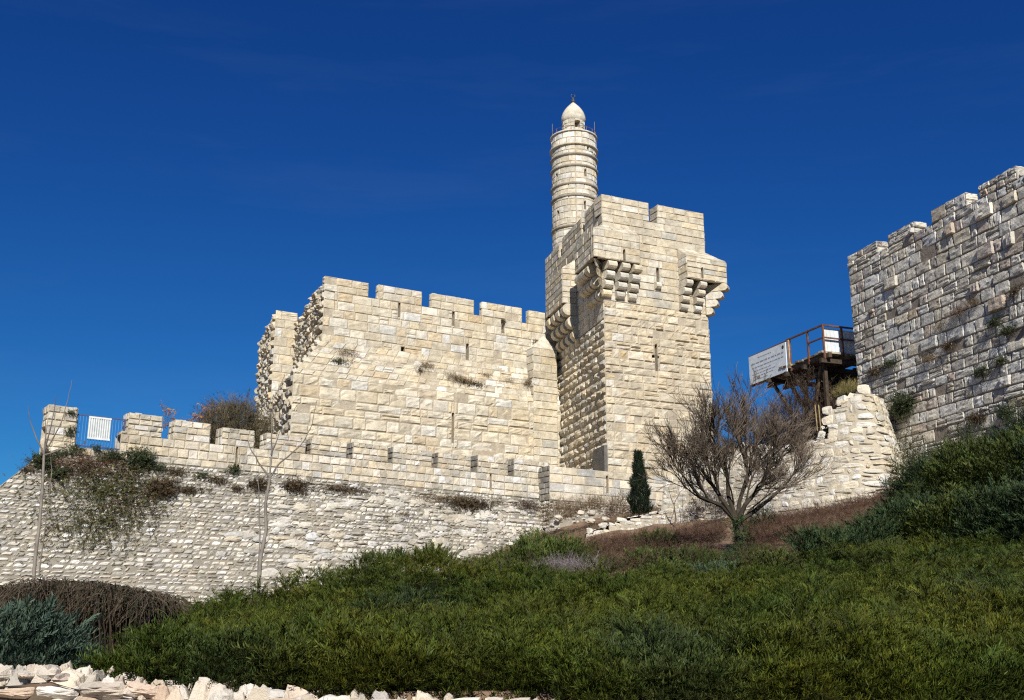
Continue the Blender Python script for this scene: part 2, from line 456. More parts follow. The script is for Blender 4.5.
def merlon(name, S, u0, u1, v0, v1, th, st, mat, parent, holes=(), side=None):
    """a free-standing block of parapet: four stone faces and a rough top"""
    mb = MB()
    f0, f1, g0, g1 = S.pt(u0, v0), S.pt(u1, v0), S.pt(u0, v1), S.pt(u1, v1)
    n = S.N * -th
    lay(mb, Q(f0, f1, g0, g1), st, holes=[(a - u0, b - u0, c - v0, d - v0) for a, b, c, d in holes])
    lay(mb, Q(f1, f1 + n, g1, g1 + n), st)
    lay(mb, Q(f0 + n, f0, g0 + n, g0), side or st)
    lay(mb, Q(f1 + n, f0 + n, g1 + n, g0 + n), st, holes=[(u1 - b, u1 - a, c - v0, d - v0) for a, b, c, d in holes])
    up = Vector((0, 0, -0.03))
    lay(mb, Q(g0 + up, g1 + up, g0 + n + up, g1 + n + up), dict(st, ch=(0.4, 0.7), out=(0.02, 0.06)))
    return mb.build(name, mat, parent)

def corbel(P, N_, U_, w, h, d, parent, n=4, name="corbel", col=None):
    """stack of rounded stones, each reaching further out than the one under it"""
    mb = MB()
    P, N_, U_ = Vector(P), Vector(N_), Vector(U_)
    for k in range(n):
        z0 = -h + h * k / n + 0.02; z1 = -h + h * (k + 1) / n - 0.02
        dk = d * (k + 1) / n + 0.08; r = (z1 - z0) / 2; zc = (z0 + z1) / 2
        prof = [(-0.05, z0), (dk - r, z0)] + [(dk - r + r * math.cos(a), zc + r * math.sin(a)) for a in [R(x) for x in (-60, -25, 10, 45, 70)]] + [(dk - r, z1), (-0.05, z1)]
        ww = w / 2 * random.uniform(0.9, 1.05)
        L = [P + N_ * a - U_ * ww + Vector((0, 0, z)) for a, z in prof]
        Rr = [p + U_ * (2 * ww) for p in L]
        m = len(L)
        mb.add(L + Rr, [(i, i + m, (i + 1) % m + m, (i + 1) % m) for i in range(m)] + [tuple(range(m)), tuple(range(2 * m - 1, m - 1, -1))], tone(col or CREAM, 0.07))
    return mb.build(name, M_STONE, parent, smooth=False)

def machicolation(outer, inner, z0, z1, z2, parent, st, name="machicolation", slit=None):
    """box carried on corbels: stone sides, sloping stone roof, open below"""
    mb = MB(); holes_q = None
    for i in range(len(outer) - 1):
        if (outer[i + 1] - outer[i]).length < 0.05: continue
        q = wall_q(outer[i], outer[i + 1], z0, z1)
        if slit and slit[0] == i:
            rc = px_rect(q, *slit[1:]); holes_q = (q, rc)
            lay(mb, q, st, holes=[rc])
        else: lay(mb, q, st)
        n = q.N * -0.3
        mb.quad(q.pt(0, 0.01) + n, q.pt(0, q.H) + n, q.pt(q.W, q.H) + n, q.pt(q.W, 0.01) + n, MORT)
        mb.quad(q.pt(0, 0, -0.03), q.pt(0, 0) + n, q.pt(q.W, 0) + n, q.pt(q.W, 0, -0.03), MORT)
        a, b, c, d = v3(outer[i], z1), v3(outer[i + 1], z1), v3(inner[i + 1], z2), v3(inner[i], z2)
        if (inner[i] - outer[i]).length > 0.05 or (inner[i + 1] - outer[i + 1]).length > 0.05:
            up = Vector((0, 0, 0.05))
            if (c - d).length < 0.05: mb.add([a, b, c], [(0, 1, 2)], PALE)
            else: lay(mb, Q(a, b, d, c), dict(st, ch=(0.5, 0.8), out=(0.02, 0.05)))
    o = mb.build(name, M_STONE, parent)
    if holes_q: slit_lining("arrow_slit", holes_q[0], holes_q[1], 0.28, o)
    return o

# ------------------------------------------------------------------ ground
CTRL = [(x, 10.8, 1.25) for x in (-16, -9, -5, 0, 5, 10, 16)]
for px, py, Y in [(40, 640, 15), (165, 610, 19), (240, 592, 20), (290, 578, 20.5), (350, 563, 21), (400, 552, 21.5), (450, 558, 22), (500, 565, 22),
                  (560, 569, 23), (640, 568, 23), (740, 566, 23), (850, 562, 22), (950, 552, 21), (1024, 545, 20)]:
    p = at(px, py, Y); CTRL.append((p.x, p.y, p.z - 0.45))
for px, py, Y in [(30, 625, 38), (100, 622, 41), (170, 618, 43), (290, 602, 47), (400, 582, 52), (480, 576, 55), (540, 562, 55), (590, 534, 57), (640, 516, 58),
                  (780, 519, 45), (823, 511, 42), (866, 508, 39.5), (900, 498, 37), (960, 486, 32), (1024, 474, 28),
                  (540, 562, 28), (640, 552, 29), (740, 556, 27), (760, 545, 30), (850, 530, 31), (930, 522, 27), (1000, 520, 25), (60, 628, 30), (200, 618, 30), (330, 590, 33), (450, 576, 36)]:
    p = at(px, py, Y); CTRL.append((p.x, p.y, p.z))
for px, pt, pb, Y in [(586, 535, 537, 50), (617, 521, 534, 50), (655, 514.5, 530, 49), (694, 510, 526, 47.5), (728, 507, 522, 46)]:
    p = at(px, pb, Y - 0.9); CTRL.append((p.x, p.y, p.z))
    p = at(px, pt, Y + 1.2); CTRL.append((p.x, p.y, p.z - 0.15))
CTRL += [(-40, 45, 2.5), (-45, 20, 1.6), (40, 30, 6.5), (45, 15, 3.0), (35, 50, 9), (0, 66, 8.5), (-30, 66, 6), (25, 60, 10.0), (16, 49, 9.5)]
CA = np.array(CTRL, float)
PXY = CA[:, :2]
_D = np.sqrt(((PXY[:, None] - PXY[None]) ** 2).sum(-1) + 1.0)
_w = np.linalg.solve(np.block([[_D, np.ones((len(CA), 1))], [np.ones((1, len(CA))), np.zeros((1, 1))]]), np.append(CA[:, 2], 0))
def ground_np(x, y):
    x, y = np.asarray(x, float), np.asarray(y, float)
    sh = x.shape
    xc, yc = np.clip(x.ravel(), -48, 48), np.clip(y.ravel(), 10.8, 68)
    d = np.sqrt((xc[:, None] - PXY[None, :, 0]) ** 2 + (yc[:, None] - PXY[None, :, 1]) ** 2 + 1.0)
    z = d @ _w[:-1] + _w[-1]
    z = np.where(y.ravel() < 10.35, 0.0, z)
    return z.reshape(sh)
def ground(x, y): return float(ground_np(np.array([x]), np.array([y]))[0])
gx = np.concatenate([[-900, -400, -200, -120, -80], np.arange(-50, 50.1, 0.7), [80, 120, 200, 400, 900]])
gy = np.concatenate([[-300, -120, -60, -30, -10, 0, 6, 9, 10.3, 10.4], np.arange(10.8, 70, 0.7), [80, 120, 250, 600, 1500]])
GX, GY = np.meshgrid(gx, gy)
GZ = ground_np(GX, GY)
GZ = GZ + np.where((GY > 11) & (GY < 70), RS.uniform(-0.06, 0.06, GX.shape), 0)
nx_, ny_ = len(gx), len(gy)
idx = np.arange(nx_ * ny_).reshape(ny_, nx_)
F4 = np.stack([idx[:-1, :-1], idx[:-1, 1:], idx[1:, 1:], idx[1:, :-1]], -1).reshape(-1, 4)
gc = np.tile(np.array([[0.17, 0.115, 0.075]]), (nx_ * ny_, 1))
g = np_obj("ground", np.stack([GX, GY, GZ], -1).reshape(-1, 3), F4, gc, M_SOIL, smooth=True)
g['kind'] = "structure"

# ------------------------------------------------------------------ the square tower with corbelled galleries
UT = unit(2.14, 1.0)                      # along the front, to the right
UL = unit(0.28, -1.0)                     # along the left side, towards the near corner
Yc = 68.0
C0 = Vector((at(606, 400, Yc).x, Yc, 0))
zt = zat(604, 194, Yc)                    # top of the parapet
Rr = plan_hit(709, 330, C0, UT)
Lr = plan_hit(545.5, 300, C0, UL)         # rear left corner
Bk = Rr + (Lr - C0)
ZB = 5.0
t = thing("stone_tower", "tall square limestone tower with corbelled boxes at its corners in front of the round minaret", "tower", (C0.x, C0.y, ZB))
Fq = wall_q(C0, Rr, ZB, zt); Lq = wall_q(Lr, C0, ZB, zt)
sill = zat(652, 221.5, 69.5) - ZB
zmid = zat(604, 300, Yc) - ZB
mb = MB()
sl = [px_rect(Fq, 658, 268, 283, 2.2), px_rect(Fq, 656.5, 345, 371, 1.8), px_rect(Fq, 655.5, 356, 357.5, 7)]
lay(mb, Fq, ST_TOWER, v1=zmid, holes=sl)
lay(mb, Fq, ST_TOP, v0=zmid, v1=sill, holes=sl)
zl = zat(604, 318, Yc) - ZB
lay(mb, Lq, ST_RUST, v1=zl)
lay(mb, Lq, ST_TOP, v0=zl, v1=sill)
lay(mb, wall_q(Rr, Bk, ZB, ZB + sill), ST_TOWER)
q = wall_q(Bk, Lr, ZB, ZB + sill)
lay(mb, q, dict(ST_TOWER, ch=(0.9, 1.2), cl=(1.5, 2.5)))
zr = ZB + sill - 0.25
mb.quad(v3(C0, zr), v3(Rr, zr), v3(Bk, zr), v3(Lr, zr), BUFF)
mb.build("wall", M_STONE, t)
slit_lining("arrow_slit", Fq, sl[0], 0.7, t)
cs = MB()
slit_lining("arrow_slit", Fq, sl[1], 0.7, t)
# merlons on the front
def front_u(px, py): return Fq.px(px, py)[0]
th = 1.0
H = Fq.H
merlon("merlon", Fq, 0, front_u(649, 212), sill, H, th, ST_TOP, M_STONE, t)
merlon("merlon", Fq, front_u(657.5, 214), Fq.W, sill, Fq.px(680, 209)[1], th, ST_TOP, M_STONE, t)
# merlons down the left side
ua = Lq.px(584.5, 218)[0]; ub = Lq.px(581, 224)[0]; uc = Lq.px(562, 240)[0]; ud = Lq.px(559, 243)[0]
merlon("merlon", Lq, ua, Lq.W - th - 0.04, sill, H, th, ST_TOP, M_STONE, t)
merlon("merlon", Lq, uc, ub, sill, H - 0.1, th, ST_TOP, M_STONE, t)
merlon("merlon", Lq, 0.0, ud, sill, H - 0.3, th, ST_TOP, M_STONE, t)
ur = wall_q(Rr, Bk, ZB, zt)
merlon("merlon", ur, th + 0.04, 4.5, sill, H, th, ST_TOP, M_STONE, t)
merlon("merlon", ur, 5.2, ur.W, sill, H, th, ST_TOP, M_STONE, t)
# corbelled boxes
DB = 1.08
Nf, Nl, Nr = Fq.N, Lq.N, ur.N
ST_BOX = dict(ST_TOP, ch=(0.45, 0.55))
# box 1, round the near corner
z0b, z1b = zat(600, 264, Yc), zat(604, 236, Yc)
pl = plan_hit(575, 280, C0 + Nl * DB, UL); pli = pl - Nl * DB
pr = plan_hit(640.5, 262, C0 + Nf * DB, UT); pri = pr - Nf * DB
cc = isect(C0 + Nf * DB, UT, C0 + Nl * DB, UL)
mach = machicolation([pli, pl, cc, pr, pri], [pli, pli, C0, pri, pri], z0b, z1b, z1b + 0.75, t, ST_BOX, slit=(2, 624.5, 250, 261, 2.0))
for k in range(3):
    f = [0.06, 0.52, 0.93][k]
    P = C0.lerp(pri, f)
    corbel(v3(P, z0b), Nf, UT, 0.62, 2.3, DB - 0.05, mach, col=PALE)
for k in range(4):
    P = C0.lerp(pli, [0.12, 0.42, 0.68, 0.93][k])
    corbel(v3(P, z0b), Nl, UL, 0.6, 2.4, DB - 0.05, mach, n=3)
corbel(v3(C0, z0b), (Nf + Nl).normalized(), (UT - UL).normalized() * 1.0, 0.55, 2.2, DB * 1.2, mach)
# box 2, round the rear left corner
p2 = plan_hit(562.5, 300, C0 + Nl * DB, UL); p2i = p2 - Nl * DB
z0c, z1c = zat(562.6, 303, p2.y), zat(562.6, 248, p2.y)
p3 = plan_hit(546.0, 295, C0 + Nl * DB, UL); p3i = p3 - Nl * DB
z1c = zat(562.6, 268, p2.y)
mach2 = machicolation([p3i, p3, p2, p2i], [p3i, p3i, p2i, p2i], z0c, z1c, z1c + 0.75, t, ST_BOX)
for k in range(4):
    P = p3i.lerp(p2i, [0.08, 0.36, 0.65, 0.94][k])
    corbel(v3(P, z0c), Nl, UL, 0.6, 2.6, DB - 0.05, mach2, n=3)
# box 3, round the far right corner
z0d, z1d = zat(690, 284.5, 71), zat(688, 263, 71)
p4 = plan_hit(687.5, 275, C0 + Nf * DB, UT); p4i = p4 - Nf * DB
c4 = isect(C0 + Nf * DB, UT, Rr + Nr * DB, UL)
p5i = Rr - UL * 2.6; p5 = p5i + Nr * DB
mach3 = machicolation([p4i, p4, c4, p5, p5i], [p4i, p4i, Rr, p5i, p5i], z0d, z1d, z1d + 0.85, t, ST_BOX, slit=(1, 702.5, 268, 278, 1.6))
for f in (0.10, 0.58):
    corbel(v3(p4i.lerp(Rr, f), z0d), Nf, UT, 0.55, 2.0, DB - 0.1, mach3, col=PALE)
for f in (0.45, 0.92):
    corbel(v3(Rr.lerp(p5i, f), z0d), Nr, -UL, 0.55, 2.0, DB - 0.1, mach3)
corbel(v3(Rr, z0d), (Nf + Nr).normalized(), (UT + UL * -1).normalized(), 0.6, 2.1, DB * 1.3, mach3, col=PALE)
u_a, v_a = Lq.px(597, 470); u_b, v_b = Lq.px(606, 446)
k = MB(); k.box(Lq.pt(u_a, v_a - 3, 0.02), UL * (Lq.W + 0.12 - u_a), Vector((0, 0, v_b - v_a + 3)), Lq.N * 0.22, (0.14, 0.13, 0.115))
k.build("grey_slab", M_STONE, t)  # dark grey slab on the left side by the near corner
# little rounded stone under the upper slit
k = MB(); u_, v_ = Fq.px(657, 286)
P = Fq.pt(u_, v_)
corbel(P + Vector((0, 0, 0.25)), Fq.N, UT, 0.4, 0.5, 0.25, t, n=1, name="bracket_stone", col=PALE)

# ------------------------------------------------------------------ the round minaret
YM = 88.0
m0 = at(574.6, 200, YM); Mx = m0.x
zb = 12.0
rad = 22.5 / (FPX / (YM * CP + (zat(574, 180, YM) - EYE) * SP))
ztop = zat(574, 129.5, YM - rad)
ppm = FPX / (YM * CP + (zat(574, 180, YM) - EYE) * SP)
rad = 22.5 / ppm
mn = thing("minaret", "slender round stone minaret with ring mouldings and a small domed lantern on top", "minaret", (Mx, YM, zb))
ST_MIN = style((0.45, 0.58), (0.5, 1.1), [PALE, CREAM, ASH, WHITE], MORT, wts=[5, 4, 1, 2], joint=0.04, jd=0.03, bev=0.04, out=(0, 0.02), rough=0.008, n=3, bright=0.08)
mb = MB()
cs_ = Curve(circle_pts(Mx, YM, rad, 36), zb, ztop - 1.35, closed=True)
holes = []
def cyl_hole(px, y0, y1, w):
    s = (px - 574) / ppm / rad; a = math.asin(max(-0.98, min(0.98, s)))
    u = rad * (a + math.pi / 2 - math.pi / 2) % (2 * math.pi * rad)
    v0_, v1_ = zat(574, y1, YM - rad * math.cos(a)) - zb, zat(574, y0, YM - rad * math.cos(a)) - zb
    w = w / ppm
    return (u - w / 2, u + w / 2, v0_, v1_)
hs = [cyl_hole(584, 169, 176, 2.5), cyl_hole(583, 201, 209, 2.2), cyl_hole(555.5, 174, 177, 3), cyl_hole(556.5, 211, 216, 3), cyl_hole(587, 147, 149.5, 2)]
lay(mb, cs_, ST_MIN, holes=hs)
mb.build("shaft", M_STONE, mn)
for h in hs: slit_lining("arrow_slit", cs_, h, 0.45, mn)
def lathe(name, prof, parent, mat, col, n=40, smooth=True):
    mb = MB(); m = len(prof)
    P = [(Mx + r * math.cos(2 * math.pi * k / n), YM + r * math.sin(2 * math.pi * k / n), z) for r, z in prof for k in range(n)]
    Fs = [(i * n + k, i * n + (k + 1) % n, (i + 1) * n + (k + 1) % n, (i + 1) * n + k) for i in range(m - 1) for k in range(n)]
    mb.add(P, Fs, col)
    return mb.build(name, mat, parent, smooth=smooth)
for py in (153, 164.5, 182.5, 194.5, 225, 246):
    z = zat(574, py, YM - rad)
    lathe("ring_moulding", [(rad - 0.02, z - 0.14), (rad + 0.10, z - 0.07), (rad + 0.12, z + 0.07), (rad - 0.02, z + 0.14)], mn, M_STONE, tone((0.35, 0.30, 0.225), 0.08))  # ring's shadow line put into its colour, darker than the shaft
zbal = ztop - 1.35
bal = MB()
cb = Curve(circle_pts(Mx, YM, rad + 0.02, 36), zbal + 0.15, ztop - 0.1, closed=True)
lay(bal, cb, dict(ST_MIN, ch=(1.0, 1.2), cl=(0.7, 0.8), cols=[WHITE, PALE], wts=[2, 1]))
bo = bal.build("balcony_parapet", M_STONE, mn)
lathe("ring_moulding", [(rad - 0.05, zbal - 0.05), (rad + 0.16, zbal + 0.02), (rad + 0.16, zbal + 0.13), (rad - 0.05, zbal + 0.17)], mn, M_STONE, BUFF)
lathe("balcony_coping", [(rad - 0.3, ztop - 0.12), (rad + 0.12, ztop - 0.10), (rad + 0.12, ztop + 0.02), (0.2, ztop + 0.06)], mn, M_STONE, PALE)
rl = MB()
for k in range(18):
    a = 2 * math.pi * k / 18
    p = Vector((Mx + (rad + 0.05) * math.cos(a), YM + (rad + 0.05) * math.sin(a), ztop))
    rl.tube([p, p + Vector((0, 0, 0.42))], 0.02, 5, (0.16, 0.07, 0.05))
rl.tube([(Mx + (rad + 0.05) * math.cos(2 * math.pi * k / 36), YM + (rad + 0.05) * math.sin(2 * math.pi * k / 36), ztop + 0.38) for k in range(37)], 0.022, 5, (0.12, 0.07, 0.05))
for sx, py in ((-0.96, 126), (0.93, 124)):
    p = Vector((Mx + rad * sx, YM - 0.4, ztop))
    rl.tube([p, (p.x, p.y, zat(552, py, YM))], 0.03, 5, (0.08, 0.06, 0.06))
rl.build("balcony_rail", M_PAINT, mn)
rl_ = 11.4 / ppm
zs = zat(574, 117.5, YM - rl_); za = zat(574, 102.5, YM)
lant = MB()
lc_ = Curve(circle_pts(Mx, YM, rl_, 24), ztop, zs, closed=True)
hw = (rl_ * 0.05, rl_ * 0.62, 0.75, 1.35)
lay(lant, lc_, dict(ST_MIN, cl=(0.4, 0.8)), holes=[hw])
lo = lant.build("lantern", M_STONE, mn)
slit_lining("lantern_window", lc_, hw, 0.5, lo)
dz = za - zs
lathe("dome", [(rl_ * r_k, zs + dz * z_k) for r_k, z_k in ((1.0, -0.02), (1.06, 0.04), (1.09, 0.14), (1.05, 0.28), (0.95, 0.43), (0.79, 0.58), (0.57, 0.73), (0.33, 0.86), (0.14, 0.96), (0.08, 1.0))], mn, M_STONE, PALE)
fz = zat(573.5, 94.5, YM) - za
fin = lathe("finial", [(0.09, za - 0.1), (0.20, za + fz * 0.1), (0.20, za + fz * 0.22), (0.07, za + fz * 0.3), (0.13, za + fz * 0.4), (0.06, za + fz * 0.5), (0.04, za + fz * 0.62)], mn, M_PAINT, (0.05, 0.05, 0.05), n=12)
cr = MB()
cr.tube([(Mx + 0.17 * math.cos(a), YM, za + fz * 0.82 + 0.17 * math.sin(a)) for a in [R(x) for x in range(-240, 61, 20)]], 0.035, 5, (0.05, 0.05, 0.05))
cr.build("crescent", M_PAINT, fin)

# ------------------------------------------------------------------ the broad keep left of the tower
UM = unit(1.72, 1.0); NM = Vector((UM.y, -UM.x, 0))
ULm = unit(0.357, -1.0); NLm = Vector((ULm.y, -ULm.x, 0))
Rm = plan_hit(557, 400, C0, UL)
Lm = plan_hit(322, 340, Rm, UM)
zm = zat(324, 275, Lm.y)                   # parapet top
zu = zat(321, 340, Lm.y)                   # foot of the upper wall
OF, OL = 0.85, 1.9
Ll = isect(Lm + NM * OF, UM, Lm + NLm * OL, ULm)
Rl = Rm + NM * OF
zlw = zat(294, 373, Ll.y)
zbm = 6.0
kp = thing("castle_keep", "broad crenellated limestone keep with sloping ledge left of the square tower", "castle", (Lm.x, Lm.y, zbm))
sideL = 22.0
Bm = Lm - ULm * sideL; Bl = Ll - ULm * sideL
up = wall_q(Lm, Rm, zu - 0.1, zm); lo_ = wall_q(Ll, Rl, zbm, zlw)
msill = up.px(372, 298)[1]
hu = [px_rect(up, 399.4, 301, 317, 2.6), px_rect(up, 453.5, 309, 325.5, 2.6), px_rect(up, 502.8, 317, 333, 2.6)]
hl = [px_rect(up, 402.8, 347, 359, 4.0), px_rect(up, 467.5, 344, 360, 2.8)]
hb = [px_rect(lo_, 453, 413, 443, 2.6)]
mb = MB()
lay(mb, up, ST_BAST, v1=msill, holes=hu + hl)
lay(mb, lo_, ST_LOWB, holes=hb)
slope = Q(v3(Ll, zlw), v3(Rl, zlw), v3(Lm, zu), v3(Rm, zu))
lay(mb, slope, dict(ST_BAST, miss=0.03, out=(-0.02, 0.05), ch=(0.4, 0.6), cl=(0.4, 1.1)))
upL = wall_q(Bm, Lm, zu - 0.1, zm); loL = wall_q(Bl, Ll, zbm, zlw)
slL = Q(v3(Bl, zlw), v3(Ll, zlw), v3(Bm, zu), v3(Lm, zu))
lay(mb, upL, ST_SIDE, v1=msill); lay(mb, loL, dict(ST_SIDE, ch=(0.6, 0.85))); lay(mb, slL, dict(ST_SIDE, ch=(0.5, 0.7)))
# thin parapet: back faces with the same loops through, wall walk behind
back = wall_q(Rm - NM * 0.7, Lm - NM * 0.7, zu - 0.1, zm)
fl = up.px(399.4, 321)[1]
for (a, b, c, d) in cut((0, up.W, fl, msill), [(up.W - h[1], up.W - h[0], h[2], h[3]) for h in hu]):
    mb.quad(back.pt(a, c), back.pt(b, c), back.pt(b, d), back.pt(a, d), BUFF)
mb.quad(up.pt(0, msill, 0), up.pt(up.W, msill, 0), up.pt(up.W, msill, -0.7), up.pt(0, msill, -0.7), BUFF)
Bi = Rm + (Bm - Lm)
zf = zu - 0.1 + fl
mb.quad(v3(Lm - NM * 0.7, zf), v3(Rm - NM * 0.7, zf), v3(Bi, zf), v3(Bm, zf), BUFF)
mb.quad(v3(Bi, zbm), v3(Bm, zbm), v3(Bm, zf), v3(Bi, zf), BUFF)
pb = wall_q(Lm - NLm * 0.7, Bm - NLm * 0.7, zu - 0.1, zm)
mb.quad(pb.pt(0, fl), pb.pt(pb.W, fl), pb.pt(pb.W, msill), pb.pt(0, msill), BUFF)
mb.quad(upL.pt(0, msill), upL.pt(upL.W, msill), upL.pt(upL.W, msill, -0.7), upL.pt(0, msill, -0.7), BUFF)
mb.build("wall", M_STONE, kp)
for h in hu: slit_lining("arrow_slit", up, h, 0.7, kp, through=True)
for h in hl: slit_lining("arrow_slit", up, h, 0.8, kp)
slit_lining("arrow_slit", lo_, hb[0], 0.8, kp)
def upu(px, py): return up.px(px, py)[0]
for (a, b, py, ytop) in [(324, 368.5, 290, None), (378, 422, 295, 283), (431.5, 474, 303, 292), (482, 522, 312, 301), (528.5, 557, 318, 309)]:
    u0_ = 0 if a == 324 else upu(a, py); u1_ = min(up.W, upu(b, py))
    merlon("merlon", up, u0_, u1_, msill, up.H + random.uniform(-0.06, 0.06), 0.4, ST_BAST, M_STONE, kp)
for (a, b) in [(2.2, 4.6), (5.6, 8.0), (9.2, 11.4)]:
    merlon("merlon", upL, upL.W - b, upL.W - a, msill, upL.H - 0.1, 0.75, ST_SIDE, M_STONE, kp)
# spur buttress against the tower
Bw = 0.95
bz = zat(534, 351, Rm.y - 1); bap = zat(551, 334, Rm.y - 1)
b1 = plan_hit(557.3, 380, Rm + NM * Bw, UM); b0 = plan_hit(533.5, 380, Rm + NM * Bw, UM)
bt = MB()
b0i, b1i = b0 - NM * Bw, b1 - NM * Bw
lay(bt, wall_q(b0, b1, zbm, bz), ST_TOP)
lay(bt, wall_q(b0i, b0, zbm, bz), ST_TOP)
lay(bt, wall_q(b1, b1i, zbm, bz), ST_TOP)
ap = v3(b0i.lerp(b1i, 0.72), bap)
bt.add([v3(b0, bz), v3(b1, bz), v3(b1i, bz), v3(b0i, bz), ap], [(0, 1, 4), (1, 2, 4), (3, 0, 4)], PALE)
bt.build("buttress", M_STONE, kp)
# turret on the rear part of the left side
T1 = plan_hit(297, 325, Lm, ULm)
T0 = plan_hit(276, 310, T1, UM)
ztr = zat(276, 310, T0.y)
tur = MB()
TB = T0 - ULm * 8.6; T2 = T1 - ULm * 8.6
T1x = T1 + UM * 0.6
lay(tur, wall_q(T0, T1, zbm, ztr), ST_BAST)
lay(tur, wall_q(TB, T0, zbm, ztr - 0.2), ST_SIDE)
lay(tur, wall_q(T1, T2, zu, ztr), ST_BAST)
tur.quad(v3(T2, zbm), v3(TB, zbm), v3(TB, ztr), v3(T2, ztr), BUFF)
lay(tur, Q(v3(T0, ztr - 0.05), v3(T1, ztr - 0.05), v3(TB, ztr - 0.05), v3(T2, ztr - 0.05)), dict(ST_BAST, ch=(1, 1.4), cl=(0.7, 1.0)))
tur.build("turret", M_STONE, kp)

# ------------------------------------------------------------------ outer rampart with its battered foot
UR = unit(1.33, 1.0); NR = Vector((UR.y, -UR.x, 0))
RE = Vector((at(545, 475, 63).x, 63.0, 0))
TL = plan_hit(45, 440, RE, UR)
zp1 = zat(45, 405, TL.y) + 0.0; zp0 = zat(45, 452, TL.y)
rp = thing("rampart", "long low crenellated rampart with battered rubble foot below the keep", "rampart", (TL.x, TL.y, 3.0))
RE2 = RE + UR * 0.4
pq = wall_q(TL, RE2, zp0, zp1)
def pu(px, py): return pq.px(px, py)[0]
mer = [(45.5, 76.5, 425, 405, 447), (128, 162.5, 425, 415, 436), (174, 210.5, 432, 422, 443), (221.5, 254.5, 440, 430, 449), (266, 306, 444, 436, 452),
       (311, 347, 448, 440, 456), (353, 388, 451, 444, 459), (393, 432, 455, 449, 465), (438, 471, 459, 453.5, 470), (478, 508, 462, 457, 472), (514, 549, 466, 461, 475)]
psill = pq.px(215, 444)[1]
ph = [px_rect(pq, 237, 443, 470, 2.2), px_rect(pq, 237, 442, 446, 7.5), px_rect(pq, 236.6, 464.5, 470, 5.5), px_rect(pq, 491, 474, 490, 1.6)]
ST_DARK = dict(ST_PARA, cols=[(0.20, 0.185, 0.16), (0.27, 0.25, 0.215)], wts=[1, 1], mortar=(0.17, 0.155, 0.13))  # darker grey stones for some left-hand sides
gap = (pu(76.5, 430), pu(120.5, 440))
gz = pq.px(95, 449)[1]
mb = MB()
lay(mb, pq, ST_PARA, u1=gap[0], v1=psill)
lay(mb, pq, ST_PARA, u0=gap[0], u1=gap[1], v1=gz)
lay(mb, pq, ST_PARA, u0=gap[1], v1=psill, holes=ph)
th = 0.75
def top_strip(u0, u1, v):
    mb.quad(pq.pt(u0, v, -0.02), pq.pt(u1, v, -0.02), pq.pt(u1, v, -th), pq.pt(u0, v, -th), BUFF)
    mb.quad(pq.pt(u1, -6, -th), pq.pt(u0, -6, -th), pq.pt(u0, v, -th), pq.pt(u1, v, -th), BUFF)
top_strip(0, gap[0], psill - 0.02); top_strip(gap[0], gap[1], gz - 0.02); top_strip(gap[1], pq.W, psill - 0.02)
back_l = TL + Vector((-0.12, 1.0, 0)) * 14
endq = wall_q(back_l, TL, zp0, zp0 + psill)
lay(mb, endq, ST_PARA)
mb.build("parapet", M_STONE, rp)
for h in (ph[0], ph[3]): slit_lining("arrow_slit", pq, h, 0.6, rp)
for (a, b, py, yt, ys) in mer:
    u0_ = max(0, pu(a, py)); u1_ = min(pq.W, pu(b, py))
    vt = pq.px((a + b) / 2, yt + 0.0)[1]
    hh = [h for h in ph[:1] if h[0] > u0_ and h[1] < u1_]
    merlon("merlon", pq, u0_, u1_, psill, vt + random.uniform(-0.05, 0.05), th, ST_PARA, M_STONE, rp, side=ST_DARK if a > 300 else None)
st_ = MB()
a_, b_ = gap[1], pu(128, 425)
lay(st_, Q(pq.pt(a_, psill), pq.pt(b_ - 0.01, psill), pq.pt(a_, pq.px(124, 431)[1]), pq.pt(b_ - 0.01, pq.px(124, 431)[1])), ST_PARA)
st_.box(pq.pt(a_, psill, -0.6), UR * (b_ - a_ - 0.01), -NR * -0.55, Vector((0, 0, pq.px(124, 431)[1] - psill - 0.03)), BUFF)
st_.build("step_stone", M_STONE, rp)
# battered foot
drop = 7.5
zg0 = zp0 - drop
tl_b = TL + NR * (0.37 * drop) - UR * (1.04 * drop)
re_b = RE2 + NR * (0.37 * drop)
gq = Q(v3(tl_b, zg0), v3(re_b, zg0), v3(TL, zp0), v3(RE2, zp0))
mb = MB()
def gtone(u, v, col):
    k = mnoise.noise((u * 0.35, v * 0.5, 3.0)) + 0.6 * mnoise.noise((u * 1.1, v * 1.3, 9.0))
    f = 1 - 0.28 * max(0, min(1, k * 1.6))
    return (col[0] * f, col[1] * f, col[2] * f)
lay(mb, gq, ST_GLAC, tonefn=gtone)
# patches of old render still cover the stones, mostly on the right half
for i in range(260):
    u = gq.W * (0.36 + 0.64 * random.random() ** 0.8); v = random.uniform(3.2, gq.H - 0.3); rx, ry = random.uniform(0.15, 0.65), random.uniform(0.08, 0.28)
    c = tone(random.choice([(0.50, 0.465, 0.39), (0.55, 0.515, 0.45), (0.44, 0.41, 0.35)]), 0.05); m = 12; pts = [gq.pt(u, v, 0.075)]
    for ring, d in ((0.6, 0.07), (1.0, 0.01)):
        for k in range(m):
            a = 2 * math.pi * k / m; q_ = ring * (1 + 0.45 * mnoise.noise((math.cos(a) * 1.5 + i, math.sin(a) * 1.5, 0)))
            pts.append(gq.pt(max(0, min(gq.W, u + rx * q_ * math.cos(a))), max(0, min(gq.H, v + ry * q_ * math.sin(a))), d + random.gauss(0, 0.012)))
    mb.add(pts, [(0, 1 + k, 1 + (k + 1) % m) for k in range(m)] + [(1 + k, 1 + m + k, 1 + m + (k + 1) % m, 1 + (k + 1) % m) for k in range(m)], c)
bl = back_l - UR * (1.04 * drop)
